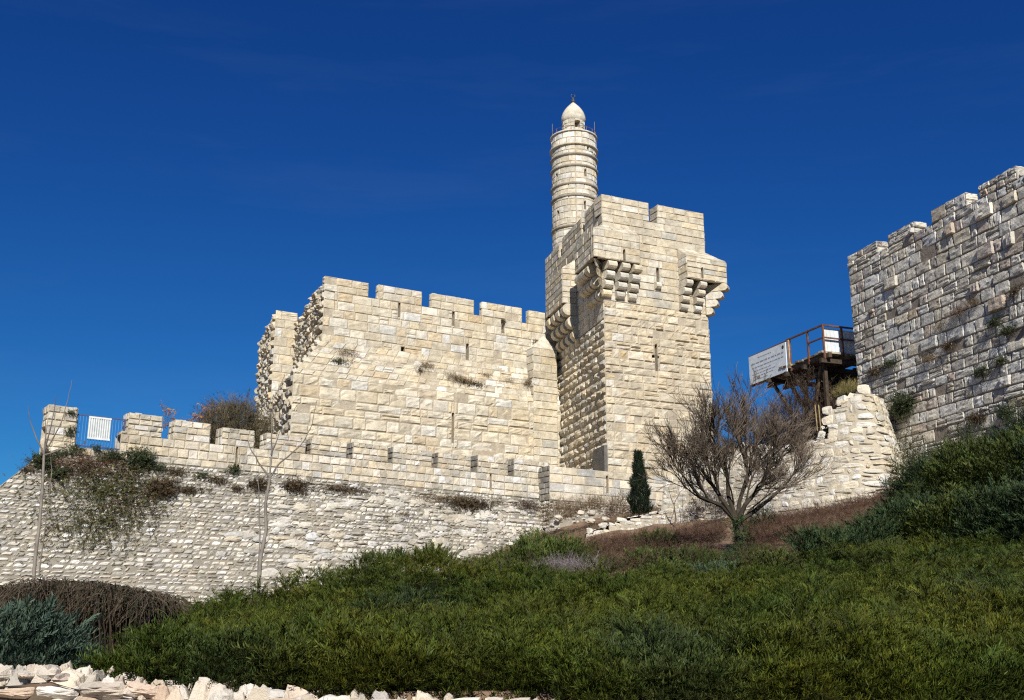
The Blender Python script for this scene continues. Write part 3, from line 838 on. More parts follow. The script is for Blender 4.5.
lay(mb, Q(v3(bl, zg0), v3(tl_b, zg0), v3(back_l, zp0), v3(TL, zp0)), dict(ST_GLAC, ch=(0.35, 0.5), cl=(0.4, 0.8)))
mb.build("battered_foot", M_RUBBLE, rp)

# ------------------------------------------------------------------ taller parapet in front of the tower
S0 = plan_hit(549.5, 480, RE + NR * 1.1, UR)
S1 = plan_hit(700, 480, S0, unit(1.6, 1.0))
US = unit(1.6, 1.0); NS = Vector((US.y, -US.x, 0))
zs1, zs0 = zat(552, 465.7, S0.y), zat(552, 500, S0.y)
lp = thing("parapet_wall", "plain grey and cream block parapet below the tower beside the small cypress", "wall", (S0.x, S0.y, zs0 - 3))
sq = wall_q(S0, S1, zs0, zs1)
hs_ = [px_rect(sq, 607.5, 476, 493, 1.8)]
mb = MB()
ST_PS = dict(ST_PARA, ch=(0.42, 0.52), cl=(0.5, 1.4), cols=[PALE, (0.44, 0.42, 0.37), WHITE, CREAM], wts=[3, 5, 2, 3])
lay(mb, sq, ST_PS, holes=hs_)
lay(mb, wall_q(S0 - NS * 1.2, S0, zs0, zs1), ST_DARK)
mb.quad(sq.pt(0, sq.H, -0.02), sq.pt(sq.W, sq.H, -0.02), sq.pt(sq.W, sq.H, -1.0), sq.pt(0, sq.H, -1.0), ASH)
mb.quad(sq.pt(sq.W, -2, -1.0), sq.pt(0, -2, -1.0), sq.pt(0, sq.H, -1.0), sq.pt(sq.W, sq.H, -1.0), ASH)
mb.build("wall_face", M_STONE, lp)
slit_lining("arrow_slit", sq, hs_[0], 0.6, lp)
mb = MB()
f0, f1 = S0 + NS * 1.1 - US * 0.9, S1 + NS * 0.9
lay(mb, Q(v3(f0, zs0 - 3.5), v3(f1, zs0 - 3.5), v3(S0, zs0), v3(S1, zs0)), dict(ST_GLAC, miss=0.08, out=(-0.05, 0.15)))
lay(mb, Q(v3(f0 - NS * 2.2 + US * 0.6, zs0 - 3.5), v3(f0, zs0 - 3.5), v3(S0 - NS * 1.2, zs0), v3(S0, zs0)), ST_GLAC)
mb.build("rubble_foot", M_RUBBLE, lp)

# ------------------------------------------------------------------ curved rubble wall under the timber walkway
cp = [at(672, 500, 50.0), at(720, 500, 48.0), at(760, 480, 46.0), at(800, 470, 44.0), at(835, 400, 42.7), at(858, 390, 42.2), at(872, 388, 42.3), at(880, 388, 43.2), at(884, 388, 45), at(886, 388, 47.5)]
# smooth the plan
sm = []
for i in range(len(cp) - 1):
    p0, p1, p2, p3 = cp[max(i - 1, 0)], cp[i], cp[i + 1], cp[min(i + 2, len(cp) - 1)]
    for k in range(5):
        f = k / 5
        sm.append(0.5 * ((2 * p1) + (p2 - p0) * f + (2 * p0 - 5 * p1 + 4 * p2 - p3) * f * f + (3 * p1 - p0 - 3 * p2 + p3) * f ** 3))
sm.append(cp[-1])
cw = Curve(sm, 4.5, 11.4, batter=0.20)
toppx = [(672, 478), (695, 464), (712, 447), (740, 441), (775, 447), (800, 445), (817, 437), (820, 430), (821.5, 408), (829, 406), (841, 395), (855, 389.5), (878, 387), (886, 391)]
tu_, tv_ = [], []
for px, py in toppx:
    best = min(range(400), key=lambda i: abs((lambda P: 512 + FPX * P.x / (P.y * CP + (P.z - EYE) * SP) - px)(cw.pt(cw.W * i / 399, 5))))
    u = cw.W * best / 399; Y = cw.pt(u, 5).y
    tu_.append(u); tv_.append(zat(px, py, Y) - 4.5)
tu_, tv_ = np.array(tu_), np.array(tv_)
def cw_top(u): return float(np.interp(u, tu_, tv_))
cwall = thing("rubble_wall", "curved pale rubble stone wall with stepped broken top beneath the timber walkway", "wall", (sm[25].x, sm[25].y, 4.5))
mb = MB()
lay(mb, cw, ST_CURV, top=cw_top)
for i in range(len(sm) * 2 - 2):
    a, b = cw.W * i / (len(sm) * 2 - 2), cw.W * (i + 1) / (len(sm) * 2 - 2)
    ta, tb = cw_top(a) - 0.2, cw_top(b) - 0.2
    P, P2 = cw.pt(a, ta, -0.05), cw.pt(b, tb, -0.05)
    P3, P4 = cw.pt(b, tb, -1.1), cw.pt(a, ta, -1.1)
    mb.quad(P, P2, P3, P4, PALE)
    mb.quad(P3, P4, cw.pt(a, 0, -1.1), cw.pt(b, 0, -1.1), CREAM)
# loose capping stones
for i in range(70):
    u = random.uniform(0, cw.W * 0.93); s = random.uniform(0.14, 0.3)
    p = cw.pt(u, cw_top(u) - 0.12, -random.uniform(0.1, 0.8))
    c = tone(random.choice([WHITE, PALE, CREAM]), 0.08)
    a = Vector((random.gauss(0, 1), random.gauss(0, 1), random.gauss(0, .3))).normalized(); b = a.cross(Vector((0.1, 0.2, 1))).normalized(); d = a.cross(b)
    pts = []
    for k in range(10):
        v = Vector((random.gauss(0, 1), random.gauss(0, 1), random.gauss(0, 1))).normalized()
        pts.append(p + a * v.x * s * 1.3 + b * v.y * s + d * v.z * s * 0.8)
    mb.box(p - a * s * .6 - b * s * .45 - d * s * .4, a * s * 1.2 + d * s * .1, b * s * .9, d * s * .8, c)
mb.build("wall_face", M_RUBBLE, cwall)

# low dry wall at its foot
lw = [at(586, 534, 50), at(617, 524, 50), at(655, 517, 49), at(694, 513, 47.5), at(728, 512, 46)]
lwc = Curve(lw, 4.6, 8.6, batter=0.03)
lu = np.linspace(0, lwc.W, 5)
lt = np.array([zat(586, 535, 50), zat(617, 521, 50), zat(655, 514.5, 49), zat(694, 510, 47.5), zat(728, 507, 46)]) - 4.6 + 0.16
lww = thing("dry_stone_terrace", "low whitish dry stone terrace wall at the foot of the small cypress", "wall", (lw[2].x, lw[2].y, 4.6))
mb = MB()
ltop = lambda u: float(np.interp(u, lu, lt))
lay(mb, lwc, dict(ST_CURV, ch=(0.2, 0.32), cols=[WHITE, PALE], wts=[3, 1]), top=ltop)
for i in range(24):
    a, b = lwc.W * i / 24, lwc.W * (i + 1) / 24
    lay(mb, Q(lwc.pt(a, ltop(a) - .06, -0.02), lwc.pt(b, ltop(b) - .06, -0.02), lwc.pt(a, ltop(a), -0.9), lwc.pt(b, ltop(b), -0.9)), dict(ST_CURV, cols=[WHITE, PALE], wts=[2, 1], ch=(.3, .5)), back=True)
    mb.quad(lwc.pt(a, ltop(a), -0.9), lwc.pt(b, ltop(b), -0.9), lwc.pt(b, 0, -0.9), lwc.pt(a, 0, -0.9), CREAM)
mb.build("wall_face", M_RUBBLE, lww)

# ------------------------------------------------------------------ the great grey wall on the right
UG = unit(0.322, -1.0); NG = Vector((UG.y, -UG.x, 0))
G0 = Vector((at(852.5, 320, 46).x, 46.0, 0))
G1 = plan_hit(1150, 300, G0, UG)
zg1 = zat(848, 257, 46.0)
zgb = 5.0
gw = thing("city_wall", "high rough grey stone city wall with shallow merlons at the right edge", "wall", (G0.x, G0.y, zgb))
gqd = wall_q(G0, G1, zgb, zg1)
mb = MB()
gs = gqd.px(877, 253)[1]
lay(mb, gqd, ST_GREY, v1=gs)
TH = 2.2
mb.quad(v3(G1 - NG * TH, zgb), v3(G0 - NG * TH, zgb), v3(G0 - NG * TH, zgb + gs), v3(G1 - NG * TH, zgb + gs), GR1)
lay(mb, wall_q(G0 - NG * TH, G0, zgb, zgb + gs), ST_GREY)
mb.quad(v3(G0, zgb + gs - 0.03), v3(G1, zgb + gs - 0.03), v3(G1 - NG * TH, zgb + gs - 0.03), v3(G0 - NG * TH, zgb + gs - 0.03), GR1)
mb.quad(v3(G1, zgb), v3(G1 - NG * TH, zgb), v3(G1 - NG * TH, zgb + gs), v3(G1, zgb + gs), GR1)
mb.build("wall_face", M_GREY, gw)
for (a, pa, b, pb_) in [(848, 257, 876.5, 242), (888, 238, 913, 219), (931, 214, 965, 192), (978, 188, 1015, 163), (1024, 160, 1058, 138), (1072, 132, 1106, 110)]:
    u0_ = 0 if a == 848 else gqd.px(a, pa)[0]
    merlon("merlon", gqd, u0_, gqd.px(b, pb_)[0], gs, gqd.H + random.uniform(-0.04, 0.06), 0.6, ST_GREY, M_GREY, gw)

# ------------------------------------------------------------------ dry stone wall at the street, bottom left
fw = [(-9.5, 9.9), (-6, 9.95), (-4, 10.0), (-2, 10.0), (0, 10.02), (3, 10.05), (8, 10.1), (14, 10.2)]
fc = Curve(fw, 0.0, 1.7, batter=0.05)
ftp = [(-260, 652), (-40, 668), (17, 668), (46, 663), (61, 670), (89, 673), (104, 684), (130, 682), (180, 684), (203, 687), (285, 691), (367, 697), (430, 698), (528, 702), (700, 710), (900, 710), (1300, 715)]
fu, fv = [], []
for px, py in ftp:
    P = at(px, py, 9.97); fu.append(P.x + 9.5); fv.append(P.z)
def f_top(u): return float(np.interp(u, fu, fv))
FT = thing("dry_stone_wall", "rough pinkish field stone retaining wall along the bottom edge below the green bank", "wall", (-3, 10, 0))
mb = MB()
ST_FG = style((0.13, 0.27), (0.16, 0.44), [(0.53, 0.46, 0.37), (0.59, 0.52, 0.43), (0.50, 0.40, 0.31), (0.62, 0.57, 0.49)], (0.10, 0.075, 0.05), wts=[4, 4, 2, 3], joint=0.012, jd=0.05, bev=0.05,
              out=(-0.01, 0.05), boss=0.03, rough=0.008, tilt=0.22, jit=0.04, n=6, bright=0.10, round=0.22, miss=0.0, split=0.3)
lay(mb, fc, ST_FG, top=lambda u: f_top(u) - 0.06)
for i in range(60):
    a, b = fc.W * i / 60, fc.W * (i + 1) / 60
    ta, tb = f_top(a) - .10, f_top(b) - .10
    lay(mb, Q(fc.pt(a, ta, 0), fc.pt(b, tb, 0), fc.pt(a, ta + .03, -0.6), fc.pt(b, tb + .03, -0.6)), dict(ST_FG, ch=(0.2, 0.4), n=6, out=(0.03, 0.10)))
for i in range(70):   # loose stones bedded along the top
    u = random.uniform(2.5, 9.2); s = random.uniform(0.04, 0.09); p = fc.pt(u, f_top(u) - 0.08, -random.uniform(0.0, 0.45))
    n, m = 9, 6; V = []; sx, sy, sz = s * random.uniform(1, 1.6), s * random.uniform(.8, 1.2), s * random.uniform(.6, .9)
    for a in range(m):
        for k in range(n):
            t1, t2 = math.pi * (a + 0.001) / (m - 1), 2 * math.pi * k / n
            d = Vector((math.sin(t1) * math.cos(t2), math.sin(t1) * math.sin(t2), math.cos(t1))); q = 1 + 0.5 * mnoise.noise(d * 1.7 + Vector((i * 5.1, 0, 0)))
            V.append(p + Vector((d.x * sx, d.y * sy, d.z * sz)) * q)
    mb.add(V, [(a * n + k, (a + 1) * n + k, (a + 1) * n + (k + 1) % n, a * n + (k + 1) % n) for a in range(m - 1) for k in range(n)], tone(random.choice(ST_FG['cols']), 0.08))
mb.build("wall_face", M_FIELD, FT, smooth=False)

# ------------------------------------------------------------------ iron fence in the gap of the rampart
fa, fb = pu(78, 428) + 0.02, pu(126, 435)
ftop_v = pq.px(100, 415.5)[1]; fbot_v = gz
fn = thing("iron_fence", "thin blue iron railing with white slatted panel closing the rampart gap", "fence", pq.pt(fa, fbot_v, -0.35))
BLUE = (0.10, 0.20, 0.42)
for v in (ftop_v, fbot_v + 0.15):
    fr = MB(); fr.bar(pq.pt(fa, v, -0.35), pq.pt(fb, v, -0.35), 0.05, 0.05, (0.07, 0.08, 0.16))
    fr.build("rail", M_PAINT, fn)
bars = MB()
k = fa
while k < fb:
    bars.tube([pq.pt(k, fbot_v, -0.35), pq.pt(k, ftop_v, -0.35)], 0.011, 4, BLUE); k += 0.13
bars.build("railing_bars", M_PAINT, fn)
for u in (fa, fb):
    m_ = MB(); m_.bar(pq.pt(u, fbot_v - 0.1, -0.35), pq.pt(u, ftop_v + 0.03, -0.35), 0.06, 0.06, (0.07, 0.08, 0.16), up=UR); m_.build("post", M_PAINT, fn)
pa = pq.px(90, 427)[0]; pb2 = pq.px(112.5, 430)[0]; pv1 = pq.px(101, 417)[1]; pv0 = pq.px(101, 438)[1]
pm = MB()
GREYP = (0.62, 0.64, 0.62)
for (p, q_) in (((pa, pv0), (pb2, pv0)), ((pa, pv1), (pb2, pv1))):
    pm.bar(pq.pt(p[0], p[1], -0.28), pq.pt(q_[0], q_[1], -0.28), 0.05, 0.08, GREYP)
pm.box(pq.pt(pa, pv0, -0.30), UR * (pb2 - pa), Vector((0, 0, pv1 - pv0)), NR * 0.01, (0.30, 0.34, 0.36))
ns = 10
for i in range(ns):
    u = pa + (pb2 - pa) * (i + 0.1) / ns
    pm.box(pq.pt(u, pv0 + 0.03, -0.285), UR * ((pb2 - pa) / ns * 0.62), Vector((0, 0, pv1 - pv0 - 0.06)), NR * 0.02, GREYP)
pm.build("slatted_panel", M_PAINT, fn)

# ------------------------------------------------------------------ timber walkway beside the grey wall
UW = unit(-0.378, 1.0)                      # away from the viewer, along the bridge
UX = Vector((UW.y, -UW.x, 0))               # to the right, towards the wall
W0 = Vector((at(823.5, 340, 47.3).x, 47.3, 0))
zd = zat(824, 353, 47.3); zrail = zat(823, 325, 47.3)
Lw = (plan_hit(751, 370, W0, UW) - W0).length
Ww = 2.3
wk = thing("timber_walkway", "brown timber walkway with white boards and railings jutting from the grey wall", "walkway", (W0.x, W0.y, zd))
BROWN, DBROWN, RUST = (0.12, 0.08, 0.052), (0.055, 0.04, 0.028), (0.13, 0.062, 0.04)
dk = MB()
n = 19
for i in range(n):
    a = Lw * i / n; j = random.uniform(-0.22, 0.05)
    p = W0 + UW * a + UX * j + Vector((0, 0, zd + random.uniform(-0.03, 0.03)))
    dk.box(p, UX * (Ww - j + random.uniform(-.1, .1)), UW * (Lw / n * 0.8), Vector((0, 0, 0.09)), tone(random.choice([(0.30, 0.26, 0.19), (0.24, 0.2, 0.13), BROWN]), 0.12))
dk.build("deck_planks", M_WOOD, wk)
for off in (0.12, 1.1, 2.0):
    b = MB(); b.bar(W0 + UX * off - UW * 0.25 + Vector((0, 0, zd - 0.12)), W0 + UX * off + UW * (Lw + 0.2) + Vector((0, 0, zd - 0.12)), 0.16, 0.22, tone(BROWN, 0.1)); b.build("beam", M_WOOD, wk)
for a in (0.05, 1.4, 2.8, 4.2):
    b = MB(); b.bar(W0 + UW * a - UX * 0.2 + Vector((0, 0, zd - 0.34)), W0 + UW * a + UX * (Ww + 0.3) + Vector((0, 0, zd - 0.34)), 0.16, 0.2, tone(DBROWN, 0.1)); b.build("joist", M_WOOD, wk)
for a in (0.4, 1.9):
    for off in (0.25, 1.9):
        p = W0 + UW * a + UX * off
        b = MB(); b.bar(v3(p, ground(p.x, p.y) - 0.3), v3(p, zd - 0.44), 0.16, 0.16, tone(DBROWN, 0.1), up=UX); b.build("post", M_WOOD, wk)
for a, c in ((0.5, 2.6), (1.9, 4.4), (2.0, 0.6)):
    p, q_ = W0 + UW * a + UX * 0.25, W0 + UW * c + UX * 0.25
    b = MB(); b.bar(v3(p, zd - 3.6), v3(q_, zd - 0.45), 0.12, 0.14, tone(BROWN, 0.1), up=UX); b.build("brace", M_WOOD, wk)
for a in (1.2, 3.2):
    p = W0 + UW * a
    b = MB(); b.bar(v3(p + UX * 2.1, zd - 3.4), v3(p + UX * 0.2, zd - 0.45), 0.12, 0.14, tone(BROWN, 0.1), up=UW); b.build("brace", M_WOOD, wk)
# added dark boards that stand in for the shade under the deck
b = MB()
for i in range(16):
    a = Lw * i / 16 * 0.62
    p = W0 + UW * a + UX * 2.02
    b.box(v3(p, ground(p.x, p.y) - 0.2), UW * (Lw / 16 * 0.56), UX * 0.05, Vector((0, 0, zd - 0.44 - ground(p.x, p.y) + 0.2 - random.uniform(0, .3))), tone(DBROWN, 0.15))
for i in range(12):
    p = W0 + UW * 1.75 + UX * (0.75 + 0.22 * i)
    b.box(v3(p, ground(p.x, p.y) - 0.2), UX * 0.2, UW * 0.05, Vector((0, 0, zd - 0.2 - ground(p.x, p.y) + 0.2)), tone(DBROWN, 0.15))
b.build("shade_boarding", M_WOOD, wk)
pos = [0.0, 1.15, 2.55]
for a in pos:
    p = W0 + UW * a
    b = MB(); b.bar(v3(p, zd - 0.25), v3(p, zrail), 0.075, 0.075, tone(RUST, 0.1), up=UX); b.build("railing_post", M_WOOD, wk)
for off in (1.0, 2.0):
    b = MB(); b.bar(v3(W0 + UX * off, zd - 0.05), v3(W0 + UX * off, zrail - 0.02), 0.08, 0.08, tone(RUST, 0.1), up=UX); b.build("railing_post", M_WOOD, wk)
b = MB()
b.bar(v3(W0 - UW * 0.04, zrail), v3(W0 + UW * (2.8), zrail), 0.08, 0.07, RUST)
b.bar(v3(W0 + UX * 0.05, zrail), v3(W0 + UX * 2.6, zrail), 0.08, 0.07, RUST)
b.bar(v3(W0 - UW * 0.03, zd + (zrail - zd) * 0.56), v3(W0 + UW * 1.2, zd + (zrail - zd) * 0.56), 0.06, 0.06, RUST)
b.bar(v3(W0 + UX * 0.05, zd + (zrail - zd) * 0.56), v3(W0 + UX * 2.4, zd + (zrail - zd) * 0.56), 0.06, 0.06, RUST)
b.bar(v3(W0 + UW * 2.6, zrail - 0.02), v3(W0 + UW * (Lw + 0.1), zrail - 0.06), 0.05, 0.05, RUST)
b.build("handrail", M_WOOD, wk)
b = MB()
for i in range(9):
    p = W0 + UX * (0.06 + i * 0.21) + UW * 0.12
    b.box(v3(p, zd + 0.12), UX * 0.20, UW * 0.03, Vector((0, 0, zrail - zd - 0.22)), tone((0.58, 0.60, 0.60), 0.03))
b.build("white_boarding", M_PAINT, wk)
b = MB(); p = W0 + UW * 2.52
b.box(v3(p - UX * 0.08, zd - 0.1), UW * 0.14, UX * 0.1, Vector((0, 0, zrail - zd + 0.05)), (0.42, 0.29, 0.17)); b.build("wide_post", M_WOOD, wk)
# white sign with rows of small writing and a dark emblem
s0, s1 = 2.75, Lw
zt_, zb_ = zrail - 0.10, zd - 0.22
P0, P1 = W0 + UW * s1 - UX * 0.10, W0 + UW * s0 - UX * 0.10
sb = MB()
sb.box(v3(P0, zb_), P1 - P0, UX * 0.05, Vector((0, 0, zt_ - zb_)), (0.62, 0.66, 0.68))
so = sb.build("sign_board", M_PAINT, wk)
so['label'] = "white sign board with rows of small dark writing"
sg = Q(v3(P0, zb_), v3(P1, zb_), v3(P0, zt_), v3(P1, zt_))
tx = MB(); INK = (0.20, 0.23, 0.27)
rows = [(0.84, 0.25, 0.62, 0.05, 0.022), (0.66, 0.07, 0.92, 0.085, 0.03), (0.52, 0.09, 0.90, 0.065, 0.024), (0.40, 0.14, 0.60, 0.05, 0.02), (0.30, 0.08, 0.72, 0.05, 0.02), (0.20, 0.10, 0.66, 0.05, 0.02), (0.10, 0.1, 0.5, 0.045, 0.018)]
for (fy, a, b_, hh, ww) in rows:
    x = a
    while x < b_:
        word = random.randint(3, 7)
        for c in range(word):
            u = (x) * sg.W; v = fy * sg.H
            kind = random.random()
            tx.quad(sg.pt(u, v, 0.004), sg.pt(u + ww, v, 0.004), sg.pt(u + ww, v + hh * random.uniform(0.7, 1.0), 0.004), sg.pt(u, v + hh * 0.85, 0.004), INK)
            x += (ww * 1.5) / sg.W
        x += (ww * 2.2) / sg.W
tx.build("lettering", M_PAINT, so)
em = MB()
pts = [sg.pt(sg.W * 0.93 + 0.09 * math.cos(a), sg.H * 0.86 + 0.09 * math.sin(a), 0.004) for a in [2 * math.pi * k / 14 for k in range(14)]]
em.add(pts, [tuple(range(14))], (0.03, 0.03, 0.03)); em.build("sign_emblem", M_PAINT, so)
# two yellowish poles leaning at the step of the rubble wall
lpn = thing("leaning_poles", "pale yellow poles standing in the step of the rubble wall", "poles", at(816, 428, 45))
for dx in (0, 3.5):
    m_ = MB(); a = at(817.5 + dx, 431, 44.6); b_ = at(815 + dx, 405, 44.9)
    m_.tube([a, b_], 0.03, 5, (0.24, 0.18, 0.09)); m_.build("pole", M_WOOD, lpn)
# @@VEG

# ------------------------------------------------------------------ plants: small leaf and twig pieces placed many at a time
def proto_spray(seed, ntw=13, spread=0.8, droop=0.25, w=0.045, tl=0.34):
    """feathery evergreen shoot of length 1 along +Y"""
    r = np.random.RandomState(seed); V, Fc, T = [], [], []
    def stem(t): return np.array([0.06 * math.sin(t * 3 + seed), t, droop * (t - t * t) * 1.6 - droop * 0.3 * t * t])
    ts = np.linspace(0, 1, 4)
    for a, b in zip(ts[:-1], ts[1:]):
        p, q = stem(a), stem(b); o = len(V); x = np.array([w * 0.35, 0, 0])
        V += [p - x, p + x, q + x * 0.6, q - x * 0.6]; T += [a * 0.5, a * 0.5, b * 0.5, b * 0.5]; Fc += [(o, o + 1, o + 2), (o, o + 2, o + 3)]
    for i in range(ntw):
        t = 0.12 + 0.88 * (i + 0.5) / ntw; p = stem(t)
        ang = (1 if i % 2 else -1) * r.uniform(0.35, 0.95) * spread
        el = r.uniform(-0.25, 0.7)
        d = np.array([math.sin(ang) * math.cos(el), math.cos(ang) * math.cos(el), math.sin(el)])
        L = tl * r.uniform(0.6, 1.2) * (1.15 - 0.5 * t)
        s = np.cross(d, [r.uniform(-.4, .4), r.uniform(-.4, .4), 1]); s /= np.linalg.norm(s)
        m = p + d * L * 0.45; e = p + d * L + np.array([0, 0, r.uniform(0, 0.06)])
        o = len(V)
        V += [p, m + s * w * 0.8, e, m - s * w * 0.8]; T += [0.3 * t, 0.45 + 0.3 * t, 0.75 + 0.25 * t, 0.45 + 0.3 * t]
        Fc += [(o, o + 1, o + 2), (o, o + 2, o + 3)]
    return np.array(V), np.array(Fc), np.array(T)
def proto_twig(seed, n=5, w=0.012, curve=0.25):
    """thin dry shoot with a few side twigs"""
    r = np.random.RandomState(seed); V, Fc, T = [], [], []
    def strip(p, d, L, w0, bend, t0):
        pts = []; 
        for k in range(4):
            f = k / 3; pts.append(p + d * (L * f) + bend * (f * f) * L)
        s = np.cross(d, r.normal(size=3)); s /= np.linalg.norm(s)
        for k in range(3):
            o = len(V); a, b = w0 * (1 - k / 3.5), w0 * (1 - (k + 1) / 3.5)
            V.extend([pts[k] - s * a, pts[k] + s * a, pts[k + 1] + s * b, pts[k + 1] - s * b]); T.extend([t0 + k / 6] * 2 + [t0 + (k + 1) / 6] * 2)
            Fc.extend([(o, o + 1, o + 2), (o, o + 2, o + 3)])
        return pts
    main = strip(np.zeros(3), np.array([0, 1.0, 0]), 1.0, w, r.normal(size=3) * curve, 0)
    for i in range(n):
        k = r.randint(1, 3); p = main[k] + (main[k + 1] - main[k]) * r.rand()
        d = np.array([r.normal() * 0.7, 1, r.normal() * 0.7]); d /= np.linalg.norm(d)
        strip(p, d, r.uniform(0.25, 0.5), w * 0.7, r.normal(size=3) * curve, 0.4)
    return np.array(V), np.array(Fc), np.array(T)
def proto_leafy(seed, n=9, lw=0.10, ll=0.26, up=0.6):
    """short shoot with flat leaves"""
    r = np.random.RandomState(seed); V, Fc, T = [], [], []
    V += [(-.012, 0, 0), (.012, 0, 0), (0, 1, 0)]; Fc += [(0, 1, 2)]; T += [0, 0, .2]
    for i in range(n):
        t = 0.1 + 0.9 * (i + 0.5) / n; p = np.array([0, t, 0]); a = i * 2.4 + r.uniform(-.4, .4)
        d = np.array([math.cos(a), up + r.uniform(-.2, .3), math.sin(a)]); d /= np.linalg.norm(d)
        s = np.cross(d, [0, 1, 0.1]); s /= np.linalg.norm(s); L = ll * r.uniform(.7, 1.2); o = len(V)
        V += [p, p + d * L * .5 + s * lw * .5, p + d * L, p + d * L * .5 - s * lw * .5]; k = 0.4 + 0.6 * r.rand(); T += [k * .7, k, k, k]
        Fc += [(o, o + 1, o + 2), (o, o + 2, o + 3)]
    return np.array(V), np.array(Fc), np.array(T)
SPRAYS = [proto_spray(i) for i in range(7)]
FINE = [proto_spray(60 + i, ntw=17, spread=0.7, droop=0.3, w=0.026, tl=0.27) for i in range(6)]
PLUMES = [proto_spray(20 + i, ntw=16, spread=0.55, droop=0.15, w=0.035, tl=0.30) for i in range(5)]
TWIGS = [proto_twig(i) for i in range(6)]
TWIGS_W = [proto_twig(30 + i, n=6, w=0.02, curve=0.35) for i in range(6)]
LEAFY = [proto_leafy(i) for i in range(6)]
SCRUB = [proto_leafy(40 + i, n=11, lw=0.10, ll=0.18, up=0.3) for i in range(5)]

def scatter(P, D, S, protos, c0, c1, bright=0.18, seed=1, up=(0, 0, 1), hue=0.06):
    """copies of the small pieces at P, pointing along D, of size S; colour from c0 at the base to c1 at the tips"""
    r = np.random.RandomState(seed)
    P, D, S = np.asarray(P, float), np.asarray(D, float), np.asarray(S, float)
    n = len(P); D = D / np.linalg.norm(D, axis=1, keepdims=True)
    U = np.tile(np.array(up, float), (n, 1)) + r.normal(size=(n, 3)) * 0.35
    X = np.cross(D, U); X /= np.linalg.norm(X, axis=1, keepdims=True) + 1e-9
    Z = np.cross(X, D)
    which = r.randint(0, len(protos), n); br = np.clip(1 + r.normal(size=n) * bright, 0.5, 1.6); hu = r.normal(size=n) * hue
    c0, c1 = np.array(c0), np.array(c1)
    if c0.ndim == 1: c0 = np.tile(c0, (n, 1))
    if c1.ndim == 1: c1 = np.tile(c1, (n, 1))
    Vs, Fs, Cs, off = [], [], [], 0
    for k, (pv, pf, pt) in enumerate(protos):
        m = np.where(which == k)[0]
        if not len(m): continue
        s = S[m][:, None, None]
        W = P[m][:, None, :] + s * (pv[None, :, 0:1] * X[m][:, None, :] + pv[None, :, 1:2] * D[m][:, None, :] + pv[None, :, 2:3] * Z[m][:, None, :])
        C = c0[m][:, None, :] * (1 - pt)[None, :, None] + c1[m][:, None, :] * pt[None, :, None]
        C = C * br[m][:, None, None]
        C[:, :, 0] *= (1 + hu[m])[:, None]; C[:, :, 2] *= (1 - hu[m])[:, None]
        Fk = pf[None] + (np.arange(len(m)) * len(pv))[:, None, None] + off
        Vs.append(W.reshape(-1, 3)); Cs.append(np.clip(C, 0, 0.9).reshape(-1, 3)); Fs.append(Fk.reshape(-1, 3)); off += len(m) * len(pv)
    return np.concatenate(Vs), np.concatenate(Fs), np.concatenate(Cs)
def join(*parts):
    Vs, Fs, Cs, o = [], [], [], 0
    for v, f, c in parts:
        Vs.append(v); Fs.append(np.asarray(f) + o); Cs.append(c); o += len(v)
    return np.concatenate(Vs), np.concatenate(Fs), np.concatenate(Cs)
def fnoise(x, y, s, z=0.0):
    return np.array([mnoise.noise((a * s, b * s, z)) for a, b in zip(x, y)])

# ---- juniper carpet on the bank
crest = [at(px, py, Y) for px, py, Y in [(60, 630, 14), (130, 612, 17), (165, 606, 19), (240, 590, 20), (290, 577, 20.5), (350, 562, 21), (400, 551, 21.5), (450, 557, 22), (500, 564, 22.3), (560, 568, 23), (640, 568, 23), (740, 564, 23.3), (850, 557, 24.4), (950, 549, 23.6), (1024, 545, 21.5), (1150, 540, 21)]]
CX, CY = np.array([p.x for p in crest]), np.array([p.y for p in crest])
def crest_y(x): return np.interp(x, CX, CY)
def left_x(y): return np.interp(y, [10.4, 12, 15, 19, 23], [-3.75, -4.25, -4.9, -5.9, -7.0])
def hedge_h(x, y):
    b = 0.33 + 0.20 * fnoise(x, y, 0.8) + 0.15 * fnoise(x, y, 1.9, 3.0)
    e = np.clip((crest_y(x) + 0.9 - y) / 1.1, 0, 1) * np.clip((y - 10.35) / 0.5, 0.25, 1) * np.clip((x - left_x(y)) / 0.6 + 0.25, 0, 1)
    return np.maximum(b, 0.08) * e
def hedge_points(n, seed):
    r = np.random.RandomState(seed)
    y = 10.45 + (25.0 - 10.45) * r.rand(n * 3) ** 1.5
    x = r.uniform(-0.62, 0.66, n * 3) * (y + 2)
    k = (x > left_x(y)) & (y < crest_y(x) + 0.7)
    x, y = x[k][:n], y[k][:n]
    return x, y
NCL, PER = 4700, 16
cx_, cy_ = hedge_points(NCL, 5)
r_ = np.random.RandomState(9); NCL = len(cx_)
chh = hedge_h(cx_, cy_); cg = ground_np(cx_, cy_)
eps = 0.15
nxh = np.clip(-(hedge_h(cx_ + eps, cy_) + ground_np(cx_ + eps, cy_) - chh - cg) / eps, -1.5, 1.5)
nyh = np.clip(-(hedge_h(cx_, cy_ + eps) + ground_np(cx_, cy_ + eps) - chh - cg) / eps, -1.5, 1.5)
cz = cg + chh + r_.normal(size=NCL) * 0.10 - 0.14
wx, wy = fnoise(cx_, cy_, 0.6, 7.0), fnoise(cx_, cy_, 0.6, 11.0)
